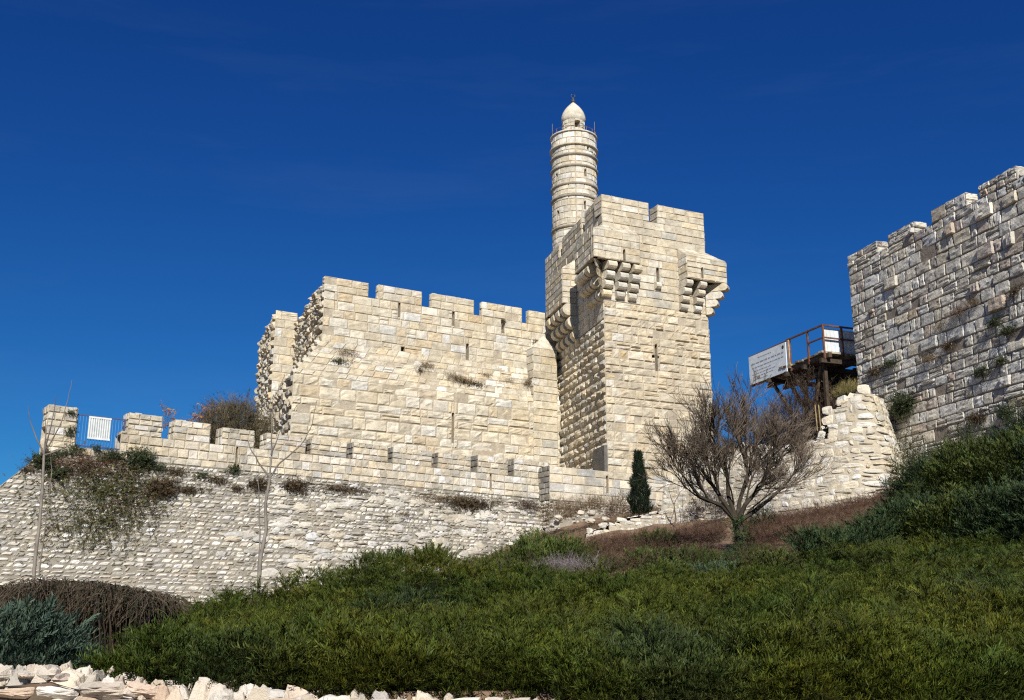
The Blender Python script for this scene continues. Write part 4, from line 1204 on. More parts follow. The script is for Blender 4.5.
# fringe hanging over the street wall
nf = 420
fxx = np.concatenate([r_.uniform(-3.4, 0.6, 90), r_.uniform(0.5, 8.5, nf - 90)]); fyy = np.where(fxx < 0.5, 10.38, 10.12) + r_.uniform(0, 0.25, nf)
fzz = np.where(fxx < 0.5, 1.27, 1.22) + (fyy - 10.2) * 0.3 + r_.uniform(-0.12, 0.12, nf)
cx_, cy_, cz = np.append(cx_, fxx), np.append(cy_, fyy), np.append(cz, fzz)
nxh, nyh = np.append(nxh, np.zeros(nf)), np.append(nyh, np.full(nf, -0.9)); wx, wy = np.append(wx, r_.normal(size=nf) * .3), np.append(wy, r_.normal(size=nf) * .2)
NCL += nf
ci = np.repeat(np.arange(NCL), PER); n_ = len(ci)
sc = r_.uniform(0.75, 1.3, NCL)
az = r_.uniform(0, 2 * math.pi, n_); opn = r_.uniform(0.2, 1.15, n_)
D = np.stack([0.55 * nxh[ci] + 0.8 * wx[ci] + np.cos(az) * opn + 0.15, 0.55 * nyh[ci] + 0.7 * wy[ci] - 0.1 + np.sin(az) * opn, 0.34 + r_.uniform(-.15, 0.35, n_)], -1)
hx, hy = cx_[ci] + np.cos(az) * 0.05, cy_[ci] + np.sin(az) * 0.05
P = np.stack([hx, hy, cz[ci] + r_.uniform(-0.07, 0.05, n_)], -1)
S = r_.uniform(0.17, 0.31, n_) * sc[ci]
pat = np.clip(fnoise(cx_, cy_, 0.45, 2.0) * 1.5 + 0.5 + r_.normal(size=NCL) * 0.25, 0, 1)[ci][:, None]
c0 = np.array([0.010, 0.015, 0.003]) * (1 - pat) + np.array([0.012, 0.015, 0.003]) * pat  # bases near black to paint the shade inside the clumps
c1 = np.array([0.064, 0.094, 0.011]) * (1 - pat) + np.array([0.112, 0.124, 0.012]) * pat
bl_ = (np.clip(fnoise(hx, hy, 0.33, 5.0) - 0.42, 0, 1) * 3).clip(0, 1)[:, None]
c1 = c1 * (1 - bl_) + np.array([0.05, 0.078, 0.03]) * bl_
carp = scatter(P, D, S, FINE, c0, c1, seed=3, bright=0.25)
# near-black sheet under the sprays: painted shade in the gaps between them
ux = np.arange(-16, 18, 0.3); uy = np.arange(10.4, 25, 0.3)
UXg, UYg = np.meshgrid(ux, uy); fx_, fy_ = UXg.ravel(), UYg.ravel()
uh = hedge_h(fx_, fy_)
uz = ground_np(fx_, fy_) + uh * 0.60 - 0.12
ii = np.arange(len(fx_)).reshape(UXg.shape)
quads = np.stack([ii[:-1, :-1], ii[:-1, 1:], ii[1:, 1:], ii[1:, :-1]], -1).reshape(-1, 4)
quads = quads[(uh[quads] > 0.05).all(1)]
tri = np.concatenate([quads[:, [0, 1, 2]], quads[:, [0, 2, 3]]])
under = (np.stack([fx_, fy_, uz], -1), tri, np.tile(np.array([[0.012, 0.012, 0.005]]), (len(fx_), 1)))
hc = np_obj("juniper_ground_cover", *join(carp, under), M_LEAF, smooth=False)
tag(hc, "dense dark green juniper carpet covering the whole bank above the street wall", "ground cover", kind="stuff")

# ---- helper for single bushes
def bush_points(c, rx, ry, h, n, seed, shell=0.5, lump=0.3):
    r = np.random.RandomState(seed)
    v = r.normal(size=(n, 3)); v[:, 2] = np.abs(v[:, 2]); v /= np.linalg.norm(v, axis=1, keepdims=True)
    k = 1 - shell * r.rand(n) ** 1.5
    nz = np.array([mnoise.noise((a * 2.2 + seed, b * 2.2, d * 2.2)) for a, b, d in v])
    k = k * (1 + lump * nz)
    P = v * k[:, None] * np.array([rx, ry, h]) + np.array([c[0], c[1], c[2]])
    return P, v
def bush(name, label, cat, c, rx, ry, h, n, size, protos, c0, c1, seed, dirw=(0.5, 0.5, 0.8), rnd=0.35, shell=0.5, group=None, mat=None, lump=0.3, bright=0.18):
    r = np.random.RandomState(seed + 77)
    P, v = bush_points(c, rx, ry, h, n, seed, shell, lump)
    P[:, 2] += ground_np(P[:, 0], P[:, 1]) - ground(c[0], c[1])
    D = v * np.array([1, 1, 0.8]) + np.array(dirw) * np.array([0, 0, 1]) + r.normal(size=(n, 3)) * rnd
    D[:, 0] += dirw[0] - 0.5; D[:, 1] += dirw[1] - 0.5
    S = r.uniform(0.7, 1.25, n) * size
    P = P - (D / np.linalg.norm(D, axis=1, keepdims=True)) * S[:, None] * 0.5
    o = np_obj(name, *scatter(P, D, S, protos, c0, c1, seed=seed, bright=bright), mat or M_LEAF, origin=(c[0], c[1], c[2]))
    tag(o, label, cat, group)
    return o
def gat(px, py, Y, dz=0.0):
    p = at(px, py, Y); return (p.x, p.y, ground(p.x, p.y) + dz)
G0c, G1c = (0.020, 0.030, 0.010), (0.095, 0.125, 0.022)
D0c, D1c = (0.014, 0.024, 0.012), (0.05, 0.085, 0.03)
B0c, B1c = (0.020, 0.032, 0.022), (0.105, 0.155, 0.105)

# blue juniper, dead weeping shrub and pale rocks at the left end of the bank
c = gat(22, 660, 13.0, -0.1)
bush("blue_juniper", "blue-green feathery juniper spreading above the stone wall at the lower left corner", "shrub", (c[0] - 0.35, c[1], c[2]), 1.25, 1.4, 0.88, 2300, 0.36, PLUMES, B0c, B1c, 31, dirw=(1.0, 0.5, 0.5), rnd=0.25, shell=0.6)
def weeping(name, label, px0, px1, pyt, Y, drop, n, seed):
    r = np.random.RandomState(seed); mb = MB()
    a, b = at(px0, pyt, Y), at(px1, pyt, Y)
    for i in range(n):
        f = r.rand(); x = a.x + (b.x - a.x) * f; y = Y + r.normal() * 0.45
        gz = ground(x, y); arch = (a.z - gz) * (0.80 + 0.2 * math.sin(f * 3.14)) * r.uniform(0.78, 1.05)
        if f < 0.12: arch *= 0.55 + 3.7 * f
        dx, dy = r.normal() * 0.35, -abs(r.normal()) * 0.5 - 0.1
        L = r.uniform(0.6, 1.2)
        pts = [(x + dx * t, y + 0.25 + dy * t * 1.3, gz + arch * (1 - (t - 0.25) ** 2 / 0.95)) for t in [0.1, 0.3, 0.5, 0.7, 0.85][:3 + r.randint(0, 3)]]
        mb.tube([(x - dx * .2, y + .4, gz)] + pts, [0.008, 0.006, 0.005, 0.004, 0.003, 0.003][:len(pts) + 1], 3, tone(random.choice([(0.075, 0.055, 0.038), (0.10, 0.075, 0.055), (0.055, 0.055, 0.03)]), 0.15))
    o = mb.build(name, M_TWIG, origin=(a.x, Y, ground(a.x, Y))); tag(o, label, "shrub"); return o
weeping("weeping_shrub", "dry brown weeping shrub arching over pale rocks behind the blue juniper", -30, 168, 583, 16.5, 1.0, 3600, 5)
def rock(label, px, py, Y, s, seed, group=None):
    r = random.Random(seed); p = at(px, py, Y)
    mb = MB(); n, m = 10, 7; V = []
    for i in range(m):
        th_ = math.pi * (i + 0.001) / (m - 1)
        for k in range(n):
            ph_ = 2 * math.pi * k / n
            d = Vector((math.sin(th_) * math.cos(ph_), math.sin(th_) * math.sin(ph_), math.cos(th_)))
            q = 1 + 0.45 * mnoise.noise(d * 1.6 + Vector((seed * 3.1, 0, 0)))
            V.append(p + Vector((d.x * s * 1.25, d.y * s, d.z * s * 0.85)) * q)
    mb.add(V, [(i * n + k, (i + 1) * n + k, (i + 1) * n + (k + 1) % n, i * n + (k + 1) % n) for i in range(m - 1) for k in range(n)], tone((0.50, 0.45, 0.37), 0.08))
    o = mb.build("rock", M_FIELD, origin=p); tag(o, label, "rock", group); return o
for i, (px, py, s, lb) in enumerate([(75, 608, 0.09, "pale rock glimpsed through the weeping shrub, leftmost of five"), (93, 601, 0.07, "small pale rock high under the weeping shrub's arch"), (117, 596, 0.08, "pale upright rock under the middle of the weeping shrub"),
                                     (108, 609, 0.11, "largest pale rock at the edge of the green juniper carpet below the weeping shrub"), (124, 606, 0.08, "pale rock at the right end below the weeping shrub")]):
    rock(lb, px, py, 16.6, s, i + 3, "pale rocks under the weeping shrub")

# shrubs on the crest of the bank
def upright(name, label, px, py, Y, rx, h, n, size, seed, c0=D0c, c1=D1c, protos=None, group=None, spread=0.5):
    c = gat(px, py, Y); r = np.random.RandomState(seed)
    zb_ = max(c[2], at(px, py, Y).z - 0.25)
    P = np.stack([c[0] + r.normal(size=n) * rx * 0.35, c[1] + r.normal(size=n) * rx * 0.35, zb_ + h * 0.85 * r.rand(n) ** 1.2], -1)
    D = np.stack([(P[:, 0] - c[0]) / rx * spread * 2 + r.normal(size=n) * 0.2, (P[:, 1] - c[1]) / rx * spread * 2 + r.normal(size=n) * 0.2, np.full(n, 0.9)], -1)
    o = np_obj(name, *scatter(P, D, r.uniform(.7, 1.2, n) * size, protos or PLUMES, c0, c1, seed=seed), M_LEAF, origin=(c[0], c[1], zb_))
    tag(o, label, "shrub", group); return o
upright("juniper_shrub", "small flat-topped juniper at the left of the crest group below the keep", 378, 553, 22.0, 0.42, 0.18, 150, 0.18, 41, G0c, G1c)
upright("juniper_shrub", "narrow dark upright juniper between two wider ones on the bank crest", 400, 552, 22.0, 0.20, 0.24, 90, 0.18, 42)
upright("juniper_shrub", "wider spiky juniper with yellow-green tips on the crest below the keep", 433, 555, 22.2, 0.55, 0.28, 280, 0.24, 43, D0c, (0.12, 0.135, 0.024))
c = gat(545, 558, 27.5, -0.1)
bush("juniper_shrub", "broad rounded green juniper mound below the tall parapet beside the grey shrub", "shrub", c, 1.45, 1.0, 0.72, 1500, 0.30, SPRAYS, G0c, G1c, 44)
c = gat(502, 566, 25.5, -0.05)
bush("blue_juniper", "low bluish juniper strip in front of the rounded green mound", "shrub", c, 0.8, 0.5, 0.28, 350, 0.26, PLUMES, B0c, (0.08, 0.12, 0.08), 45)
c = gat(568, 570, 25.3, -0.02)
bush("lavender_shrub", "low grey-lilac twiggy shrub on the crest in front of the green mound", "shrub", c, 0.95, 0.6, 0.36, 800, 0.22, TWIGS_W, (0.13, 0.11, 0.11), (0.24, 0.21, 0.22), 46, mat=M_TWIG)

# red-brown heath
def heath_region(pts_px, n, seed):
    r = np.random.RandomState(seed); xs, ys = [], []
    poly = [at(a, b, Y) for a, b, Y in pts_px]; px_ = [p.x for p in poly]; py_ = [p.y for p in poly]
    while len(xs) < n:
        x, y = r.uniform(min(px_), max(px_)), r.uniform(min(py_), max(py_)); ins = False; j = len(poly) - 1
        for i in range(len(poly)):
            if (py_[i] > y) != (py_[j] > y) and x < (px_[j] - px_[i]) * (y - py_[i]) / (py_[j] - py_[i]) + px_[i]: ins = not ins
            j = i
        if ins: xs.append(x); ys.append(y)
    return np.array(xs), np.array(ys)
def heath(label, region, n, seed, h, c0, c1):
    x, y = heath_region(region, n, seed); r = np.random.RandomState(seed)
    hz = h * (0.6 + 0.5 * fnoise(x, y, 1.3)) * r.uniform(0.3, 1.0, n)
    P = np.stack([x, y, ground_np(x, y) + hz - 0.05], -1)
    D = np.stack([r.normal(size=n) * .6, r.normal(size=n) * .6, np.full(n, 0.8)], -1)
    o = np_obj("heath_ground_cover", *scatter(P, D, r.uniform(.16, .3, n), TWIGS_W, c0, c1, seed=seed), M_TWIG)
    tag(o, label, "ground cover", kind="stuff"); return o
RB0, RB1 = (0.045, 0.028, 0.020), (0.125, 0.072, 0.048)
heath("red-brown dry heath in front of the low whitish terrace wall", [(585, 556, 25), (720, 556, 25), (725, 534, 40), (640, 540, 42), (590, 546, 40)], 5500, 51, 0.55, RB0, RB1)
heath("red-brown dry heath on the slope below the curved rubble wall", [(735, 560, 24), (880, 552, 25), (900, 510, 35), (890, 503, 39), (800, 520, 41), (740, 524, 42)], 7500, 52, 0.40, RB0, RB1)

# low green shrubs round the foot of the bare tree, and the dark junipers right of it
LS = [(648, 556, 26, 0.7, 0.42, "low green juniper at the left edge of the red-brown heath"), (690, 556, 25.5, 0.75, 0.5, "loose green shrub just left of the bare tree's trunk"),
      (668, 566, 24.2, 0.8, 0.35, "flat green juniper below the heath left of the bare tree"), (718, 572, 24.0, 0.7, 0.38, "bluish flat juniper just below the bare tree's trunk"), (655, 541, 31, 0.7, 0.5, "green shrub in the heath below the small cypress")]
for i, (px, py, Y, rx, h, lb) in enumerate(LS):
    c = gat(px, py, Y, -0.05)
    bush("juniper_shrub", lb, "shrub", c, rx, rx * .7, h, 420, 0.30, SPRAYS if i % 2 == 0 else PLUMES, D0c, (0.085, 0.11, 0.024) if i != 3 else (0.075, 0.11, 0.06), 60 + i)
SPK = [(812, 572, 24.5, 0.55, 0.75, "spiky dark juniper standing nearest the bare tree on the right"), (843, 572, 24.5, 0.6, 0.6, "spiky dark juniper, second to the right of the bare tree"), (775, 575, 24.0, 0.5, 0.35, "low yellowish juniper tuft right of the bare tree's foot"),
      (876, 566, 25.0, 0.75, 0.7, "dark leaning juniper below the right end of the red-brown heath")]
for i, (px, py, Y, rx, h, lb) in enumerate(SPK):
    upright("juniper_shrub", lb, px, py, Y, rx, h, 330, 0.34, 70 + i, D0c, (0.065, 0.10, 0.035) if i != 2 else (0.11, 0.12, 0.03), spread=0.9)

# junipers and leafy shrubs below the grey city wall
JB = [(905, 545, 26, 1.1, 0.9, 0), (955, 545, 24.5, 1.2, 1.0, 1), (1005, 540, 23.5, 1.2, 1.1, 0), (1060, 535, 22.5, 1.4, 1.3, 0), (930, 508, 31.5, 1.15, 1.1, 0), (962, 508, 29, 1.3, 1.35, 1), (1015, 500, 27, 1.5, 1.4, 1), (1075, 490, 26, 1.6, 1.6, 0),
      (950, 486, 34.5, 1.1, 0.95, 0), (990, 478, 32.5, 1.3, 1.05, 1), (1040, 460, 30, 1.6, 1.6, 0)]
JL = ["dark green juniper at the left foot of the shrubbery below the grey wall", "yellow-green juniper second in the lowest row below the grey wall", "dark juniper third in the lowest row below the grey wall", "tall dark juniper in the lowest row at the picture's right edge",
      "bushy juniper leaning against the right end of the curved rubble wall", "bright green bushy juniper in the middle of the shrubbery below the grey wall", "bright yellow-green juniper near the right edge below the grey wall", "large dark juniper in the middle row at the right edge",
      "olive juniper in the upper row next to the curved rubble wall", "bright green juniper in the upper row below the grey wall", "large dark shrub in the upper row at the right edge"]
for i, ((px, py, Y, rx, h, k), lb) in enumerate(zip(JB, JL)):
    c = gat(px, py, Y, -0.1)
    bush("juniper_shrub", lb, "shrub", c, rx, rx * 0.9, h, 1150, 0.42, PLUMES if k == 0 else SPRAYS, D0c if k == 0 else G0c, [(0.042, 0.066, 0.022), (0.075, 0.095, 0.017)][k], 90 + i, dirw=(0.2, 0.4, 0.25), group="junipers below the city wall")
OL = [(918, 470, 37.0, 1.5), (940, 462, 36.0, 1.4), (965, 458, 35.0, 1.9), (990, 452, 34.0, 1.7), (1012, 448, 33.0, 2.1), (1040, 440, 31.5, 2.2)]
OLL = ["thin olive-leaved shrub in front of the grey wall next to the rubble wall", "low leafy shrub second from the rubble wall at the grey wall's foot", "tall open leafy shrub against the middle of the grey wall's foot", "leafy shrub right of the tall open one at the grey wall's foot",
       "tall dark leafy shrub at the grey wall's foot near the right edge", "tallest leafy shrub at the right edge against the grey wall"]
for i, ((px, py, Y, h), lb) in enumerate(zip(OL, OLL)):
    c = gat(px, py, Y); r = np.random.RandomState(120 + i); n = 420
    stems = 9; P, D = [], []
    for s in range(stems):
        a = r.uniform(0, 6.28); tilt = r.uniform(0.05, 0.4); hh_ = h * r.uniform(0.6, 1.05)
        d = np.array([math.cos(a) * tilt, math.sin(a) * tilt, 1.0])
        for q in range(n // stems):
            f = r.rand() ** 0.7
            P.append(np.array([c[0], c[1], c[2]]) + np.array([r.normal() * .25, r.normal() * .2, 0]) + d * hh_ * f + r.normal(size=3) * 0.06)
            D.append(d + r.normal(size=3) * 0.5)
    mbs = MB()
    for s in range(6):
        a = r.uniform(0, 6.28); mbs.tube([c, (c[0] + math.cos(a) * .2 * h, c[1] + math.sin(a) * .2 * h, c[2] + h * 0.8)], [0.02, 0.008], 4, (0.10, 0.08, 0.055))
    th_ = thing("leafy_shrub", OLL[i], "shrub", c, "leafy shrubs along the foot of the grey wall")
    np_obj("foliage", *scatter(P, D, r.uniform(.18, .34, len(P)), LEAFY, (0.022, 0.032, 0.012), [(0.07, 0.095, 0.03), (0.05, 0.075, 0.03), (0.085, 0.09, 0.035)][i % 3], seed=i), M_LEAF, th_)
    mbs.build("stem", M_TWIG, th_)

# ---- the small cypress
c = at(640, 516, 51.3); cyp_h = at(637.8, 453.5, 51.3).z - c.z
cy = thing("cypress", "small narrow dark green cypress in front of the parapet below the tower", "tree", c)
r = np.random.RandomState(8); n = 2600
f = r.rand(n) ** 1.1; a = r.uniform(0, 6.28, n)
rad_ = np.interp(f, [0, 0.12, 0.35, 0.6, 0.72, 0.9, 1], [0.40, 0.46, 0.40, 0.24, 0.17, 0.10, 0.03]) * (1 + 0.25 * np.sin(f * 23 + a)) * r.uniform(0.6, 1, n)
P = np.stack([c.x + rad_ * np.cos(a), c.y + rad_ * np.sin(a), c.z + 0.05 + f * cyp_h * 0.95], -1)
D = np.stack([np.cos(a) * .5, np.sin(a) * .5, np.full(n, 1.0)], -1) + r.normal(size=(n, 3)) * .2
np_obj("crown", *scatter(P, D, r.uniform(.2, .34, n), PLUMES, (0.006, 0.010, 0.006), (0.022, 0.036, 0.016), seed=8), M_LEAF, cy)
mbs = MB(); mbs.tube([c - Vector((0, 0, .4)), c + Vector((0, 0, cyp_h * .8))], [0.06, 0.015], 6, (0.08, 0.06, 0.04)); mbs.build("trunk", M_TWIG, cy)

# ---- bare trees
def grow(mb, p, d, L, rad, lvl, mx, rng, kids, spread, upw, colf, nseg=4, taper=0.62, minr=0.005, lens=(0.6, 0.85)):
    pts, rs = [Vector(p)], [rad]; dd = Vector(d).normalized()
    for i in range(nseg):
        dd = (dd + Vector((rng.gauss(0, .12), rng.gauss(0, .12), rng.gauss(0, .10) + upw[min(lvl, len(upw) - 1)]))).normalized()
        pts.append(pts[-1] + dd * (L / nseg)); rs.append(max(minr, rad * (1 - (1 - taper) * (i + 1) / nseg)))
    mb.tube(pts, rs, 6 if lvl < 2 else (4 if lvl < 3 else 3), colf(lvl))
    if lvl >= mx: return
    n = kids[lvl]
    for k in range(n):
        f = rng.uniform(0.35, 1.0) if k < n - 1 else 1.0
        i = min(nseg - 1, int(f * nseg)); q = pts[i].lerp(pts[i + 1], f * nseg - i)
        ax = dd.cross(Vector((rng.gauss(0, 1), rng.gauss(0, 1), rng.gauss(0, 1)))).normalized()
        a = rng.uniform(*spread[lvl]); nd = (dd * math.cos(a) + ax * math.sin(a)).normalized()
        grow(mb, q, nd, L * rng.uniform(*lens), max(minr, rs[min(i, nseg)] * 0.62), lvl + 1, mx, rng, kids, spread, upw, colf, nseg, taper, minr, lens)
rng = random.Random(21)
tb = at(741, 562, 26.5); tb.z = ground(tb.x, tb.y) - 0.05
tree = thing("bare_tree", "wide leafless brown tree with dense fine twigs in front of the tower and rubble wall", "tree", tb)
fork = at(737, 519, 26.5)
mbt = MB()
mbt.tube([tb - Vector((0, 0, .2)), tb.lerp(fork, .3) + Vector((.03, 0, 0)), tb.lerp(fork, .65) + Vector((0.02, 0, 0)), fork], [0.17, 0.135, 0.12, 0.13], 9, (0.05, 0.043, 0.03))
mbt.build("trunk", M_TWIG, tree)
mbc = MB()
def tcol(l): return tone([(0.045, 0.037, 0.027), (0.075, 0.058, 0.044), (0.10, 0.076, 0.057), (0.14, 0.108, 0.080), (0.155, 0.12, 0.09)][min(l, 4)], 0.15)
ends = [(652, 468), (657, 430), (672, 402), (697, 390), (722, 383), (748, 380), (770, 388), (790, 405), (810, 434), (815, 458), (700, 425), (762, 430), (686, 455), (788, 472), (730, 410), (664, 448), (800, 450), (742, 440), (680, 425), (710, 402), (735, 395), (758, 405), (776, 420), (796, 425), (672, 470), (705, 450), (752, 455), (772, 445)]
stems = [(700, 468), (722, 452), (745, 458), (768, 470), (690, 485), (782, 488)]
tipsS = []
for (sx, sy) in stems:
    e = at(sx, sy, 26.5 + rng.uniform(-.5, .5)); m1 = fork.lerp(e, .35) + Vector((rng.gauss(0, .07), rng.gauss(0, .07), rng.uniform(-.08, .04))); m2 = fork.lerp(e, .7) + Vector((rng.gauss(0, .08), rng.gauss(0, .08), rng.gauss(0, .05)))
    mbc.tube([fork - Vector((0, 0, .08)), m1, m2, e], [0.07, 0.052, 0.042, 0.034], 7, tcol(0)); tipsS.append([m1, m2, e])
for i, (ex, ey) in enumerate(ends):
    e = at(ex, ey, 26.5 + rng.uniform(-1.4, 1.4))
    cand = sorted([p for L_ in tipsS for p in L_], key=lambda p: (Vector((p.x, 0, p.z)) - Vector((e.x, 0, e.z)).lerp(Vector((fork.x, 0, fork.z)), .55)).length)
    st0 = cand[rng.randint(0, 3)] if i % 3 else fork.lerp(cand[0], rng.uniform(.3, .8)); d = e - st0; L = d.length
    grow(mbc, st0, d + Vector((rng.gauss(0, .15), rng.gauss(0, .15), -0.05)) * L, L * 0.50, rng.uniform(0.018, 0.029), 0, 3, rng, [7, 7, 6], [(0.18, 0.55), (0.2, 0.6), (0.2, 0.65)], [0.03, 0.05, 0.06, 0.06], tcol, nseg=4, minr=0.0045, lens=(0.45, 0.8))
mbc.build("crown", M_TWIG, tree)
def moss(): pass
iv = scatter(np.array([tb.lerp(fork, f) + Vector((random.gauss(0, .12), random.gauss(-.08, .1), 0)) for f in [random.random() for _ in range(260)]]), RS.normal(size=(260, 3)) + np.array([0, -.3, .4]), RS.uniform(.12, .24, 260), LEAFY, (0.02, 0.035, 0.01), (0.06, 0.10, 0.025), seed=5)
np_obj("trunk_ivy", *iv, M_LEAF, tree)
def sapling(name, label, base, tops, Y, seed, forkpt, group, rad=0.045, col=(0.21, 0.185, 0.155), wand=0.03):
    rng = random.Random(seed); b = at(base[0], base[1], Y); b.z = ground(b.x, b.y) - .1
    t_ = thing(name, label, "tree", b, group)
    f = at(forkpt[0], forkpt[1], Y)
    m_ = MB(); m_.tube([b] + [b.lerp(f, k / 5) + Vector((rng.gauss(0, wand), rng.gauss(0, wand), 0)) for k in range(1, 5)] + [f], [rad, rad * .95, rad * .9, rad * .8, rad * .72, rad * .66], 7, col)
    m_.build("trunk", M_TWIG, t_, smooth=True)
    for seg in tops:
        pts = [at(x, y, Y + rng.uniform(-.15, .15)) for x, y in seg]
        if len(seg) and seg[0] == forkpt: pts[0] = f
        full = []
        for i in range(len(pts) - 1):
            for k in range(3): full.append(pts[i].lerp(pts[i + 1], k / 3) + (Vector((rng.gauss(0, .012), 0, rng.gauss(0, .012))) if k else Vector((0, 0, 0))))
        full.append(pts[-1])
        m_ = MB(); n = len(full); rb = rad * 0.5 if seg[0] == forkpt else rad * .4
        m_.tube(full, [max(.006, rb * (1 - 0.85 * k / (n - 1))) for k in range(n)], 5, tone(tuple(0.8 * q for q in col), .1)); m_.build("branch", M_TWIG, t_, smooth=True)
    return t_
gS = "slim bare saplings before the rampart"
sapling("sapling", "slim bare grey sapling with upright forks before the rampart's left end", (35, 580), [[(44, 455), (37, 440), (30, 420), (28, 405)], [(44, 455), (46, 430), (42, 408)], [(44, 455), (52, 440), (60, 425), (68, 400), (72, 380)], [(44, 455), (50, 430), (55, 405), (56, 395)], [(44, 455), (64, 448), (80, 440)], [(40, 540), (55, 525), (68, 512), (77, 496)], [(39, 575), (46, 520), (52, 470), (50, 452)]], 30.5, 4, (44, 455), gS, 0.055)
sapling("sapling", "slim bare grey sapling with two long curved branches before the middle rampart", (257, 590), [[(270, 478), (272, 450), (272, 420), (273, 400), (285, 375)], [(270, 478), (281, 462), (300, 446), (312, 425), (317, 400)], [(270, 478), (258, 462), (250, 448), (248, 438)], [(271, 455), (277, 440), (283, 428)], [(258, 585), (260, 530), (259, 490), (257, 470), (256, 452)]], 28.5, 6, (270, 478), gS, 0.055)
sapling("sapling", "tiny two-stemmed bare sapling behind the terrace wall beside the bare tree", (675, 514), [[(674, 505), (670, 494), (667, 484)], [(674, 505), (680, 492), (690, 483)], [(683, 512), (682, 498), (684, 486)]], 47.5, 9, (674, 505), None, 0.035, (0.12, 0.085, 0.065))
# dark thicket under the bare tree
c = at(708, 512, 45.0)
bush("dark_shrub", "dark purplish thicket on the terrace wall behind the bare tree's fork", "shrub", (c.x, c.y, c.z - .2), 1.1, 0.7, 1.05, 900, 0.3, TWIGS_W, (0.03, 0.022, 0.024), (0.06, 0.04, 0.04), 81, mat=M_TWIG)
c = at(762, 520, 36.0)
bush("dark_shrub", "small dark green shrub right of the bare tree's trunk", "shrub", (c.x, c.y, c.z - .3), 0.5, 0.4, 0.9, 350, 0.26, SCRUB, (0.015, 0.02, 0.01), (0.05, 0.065, 0.025), 82)

c = at(806, 440, 48.5)  # scrub added to thicken the twigs and darken the space under the deck
bush("thorn_bush", "dark brown leafless scrub added to fill the dark under the timber walkway", "bush", (c.x, c.y, c.z - 1.0), 2.3, 1.2, 3.7, 5200, 0.5, TWIGS_W, (0.035, 0.026, 0.02), (0.10, 0.068, 0.048), 84, mat=M_TWIG, shell=0.9)
rr = random.Random(5)
for i in range(16):
    px = rr.uniform(556, 725); py = np.interp(px, [556, 610, 660, 725], [520, 512, 508, 503]) + rr.uniform(-4, 7)
    rock("pale weathered rock on the slope between the grey parapet and the terrace wall", px, py, rr.uniform(52.5, 57), rr.uniform(0.08, 0.2), 20 + i, "pale rocks below the parapet")
# ---- bushes behind the rampart
c = at(232, 445, 60.0)
bush("thorn_bush", "rounded brown-green bush showing above the rampart merlons", "bush", (c.x, c.y, c.z - 1.0), 2.3, 1.6, 3.6, 6500, 0.6, TWIGS_W, (0.07, 0.06, 0.035), (0.16, 0.125, 0.07), 83, mat=M_TWIG, shell=0.8)
c = at(170, 440, 56)
ob = thing("autumn_tree", "bare branch with orange autumn leaves rising behind the rampart", "tree", (c.x, c.y, c.z - 1.5))
mbs = MB(); brs = [[(190, 445), (180, 430), (172, 415), (165, 405)], [(182, 432), (195, 417), (207, 409), (213, 405)], [(185, 437), (176, 428), (166, 425)], [(190, 440), (196, 425), (205, 415)]]
lp_, ld_ = [], []
for b in brs:
    pts = [at(x, y, 56 + random.uniform(-.3, .3)) for x, y in b]; mbs.tube(pts, [0.035, 0.028, 0.02, 0.012][:len(pts)], 5, (0.16, 0.09, 0.05))
    m_n = len(pts) - 1
    for k in range(60):
        i = random.randint(0, m_n - 1)
        lp_.append(pts[i].lerp(pts[i + 1], random.random()) + Vector((random.gauss(0, .13), random.gauss(0, .13), random.gauss(0, .12)))); ld_.append((random.gauss(0, 1), random.gauss(0, 1), random.gauss(0, 1)))
mbs.build("branch", M_TWIG, ob)
np_obj("leaves", *scatter(lp_, ld_, RS.uniform(.3, .5, len(lp_)), SCRUB, (0.22, 0.10, 0.03), (0.34, 0.19, 0.06), seed=4), M_LEAF, ob)

# ---- plants rooted in the walls
def q_hit(S, px, py):
    r = ray(px, py); o = Vector((0, 0, EYE)); n = S.N
    t = (S.a - o).dot(n) / r.dot(n); return o + r * t
CAPER = dict(protos=SCRUB, c0=(0.02, 0.028, 0.012), c1=(0.055, 0.07, 0.028))
DRY = dict(protos=TWIGS_W, c0=(0.10, 0.07, 0.04), c1=(0.22, 0.16, 0.09))
MIXED = dict(protos=SCRUB, c0=(0.045, 0.03, 0.02), c1=(0.10, 0.07, 0.035))
def wall_plant(label, S, px, py, wpx, hpx, kind, seed, group=None, name="wall_plant", dens=1.0, hang=-0.1):
    p = q_hit(S, px, py); k = FPX / (p.y * CP + (p.z - EYE) * SP)
    wx_, hz_ = wpx / k / 2, hpx / k / 2
    r = np.random.RandomState(seed); n = int(max(60, min(1600, wpx * hpx * 1.5 * dens)))
    cosv = max(0.3, abs(S.U.x)); U = np.array(S.U) / cosv if cosv < 1 else np.array(S.U)
    a = r.normal(size=n) * 0.5; b = r.normal(size=n) * 0.5; d = np.abs(r.normal(size=n)) * min(0.16, hz_ * .45)
    a = np.clip(a + 0.35 * np.sin(b * 4 + seed), -1.25, 1.25)
    P = np.array(p)[None] + a[:, None] * wx_ * U[None] + b[:, None] * hz_ * np.array(S.V)[None] + d[:, None] * np.array(S.N)[None]
    D = np.array(S.N)[None] * 0.6 + r.normal(size=(n, 3)) * 0.7 + np.array([0, 0, hang])
    sz = r.uniform(.7, 1.3, n) * min(0.34, max(0.20, hz_ * 0.85))
    o = np_obj(name, *scatter(P, D, sz, kind['protos'], kind['c0'], kind['c1'], seed=seed), M_LEAF if kind is not DRY else M_TWIG, origin=p)
    tag(o, label, "wall plant", group); return o
gp = "plants rooted in the rampart"
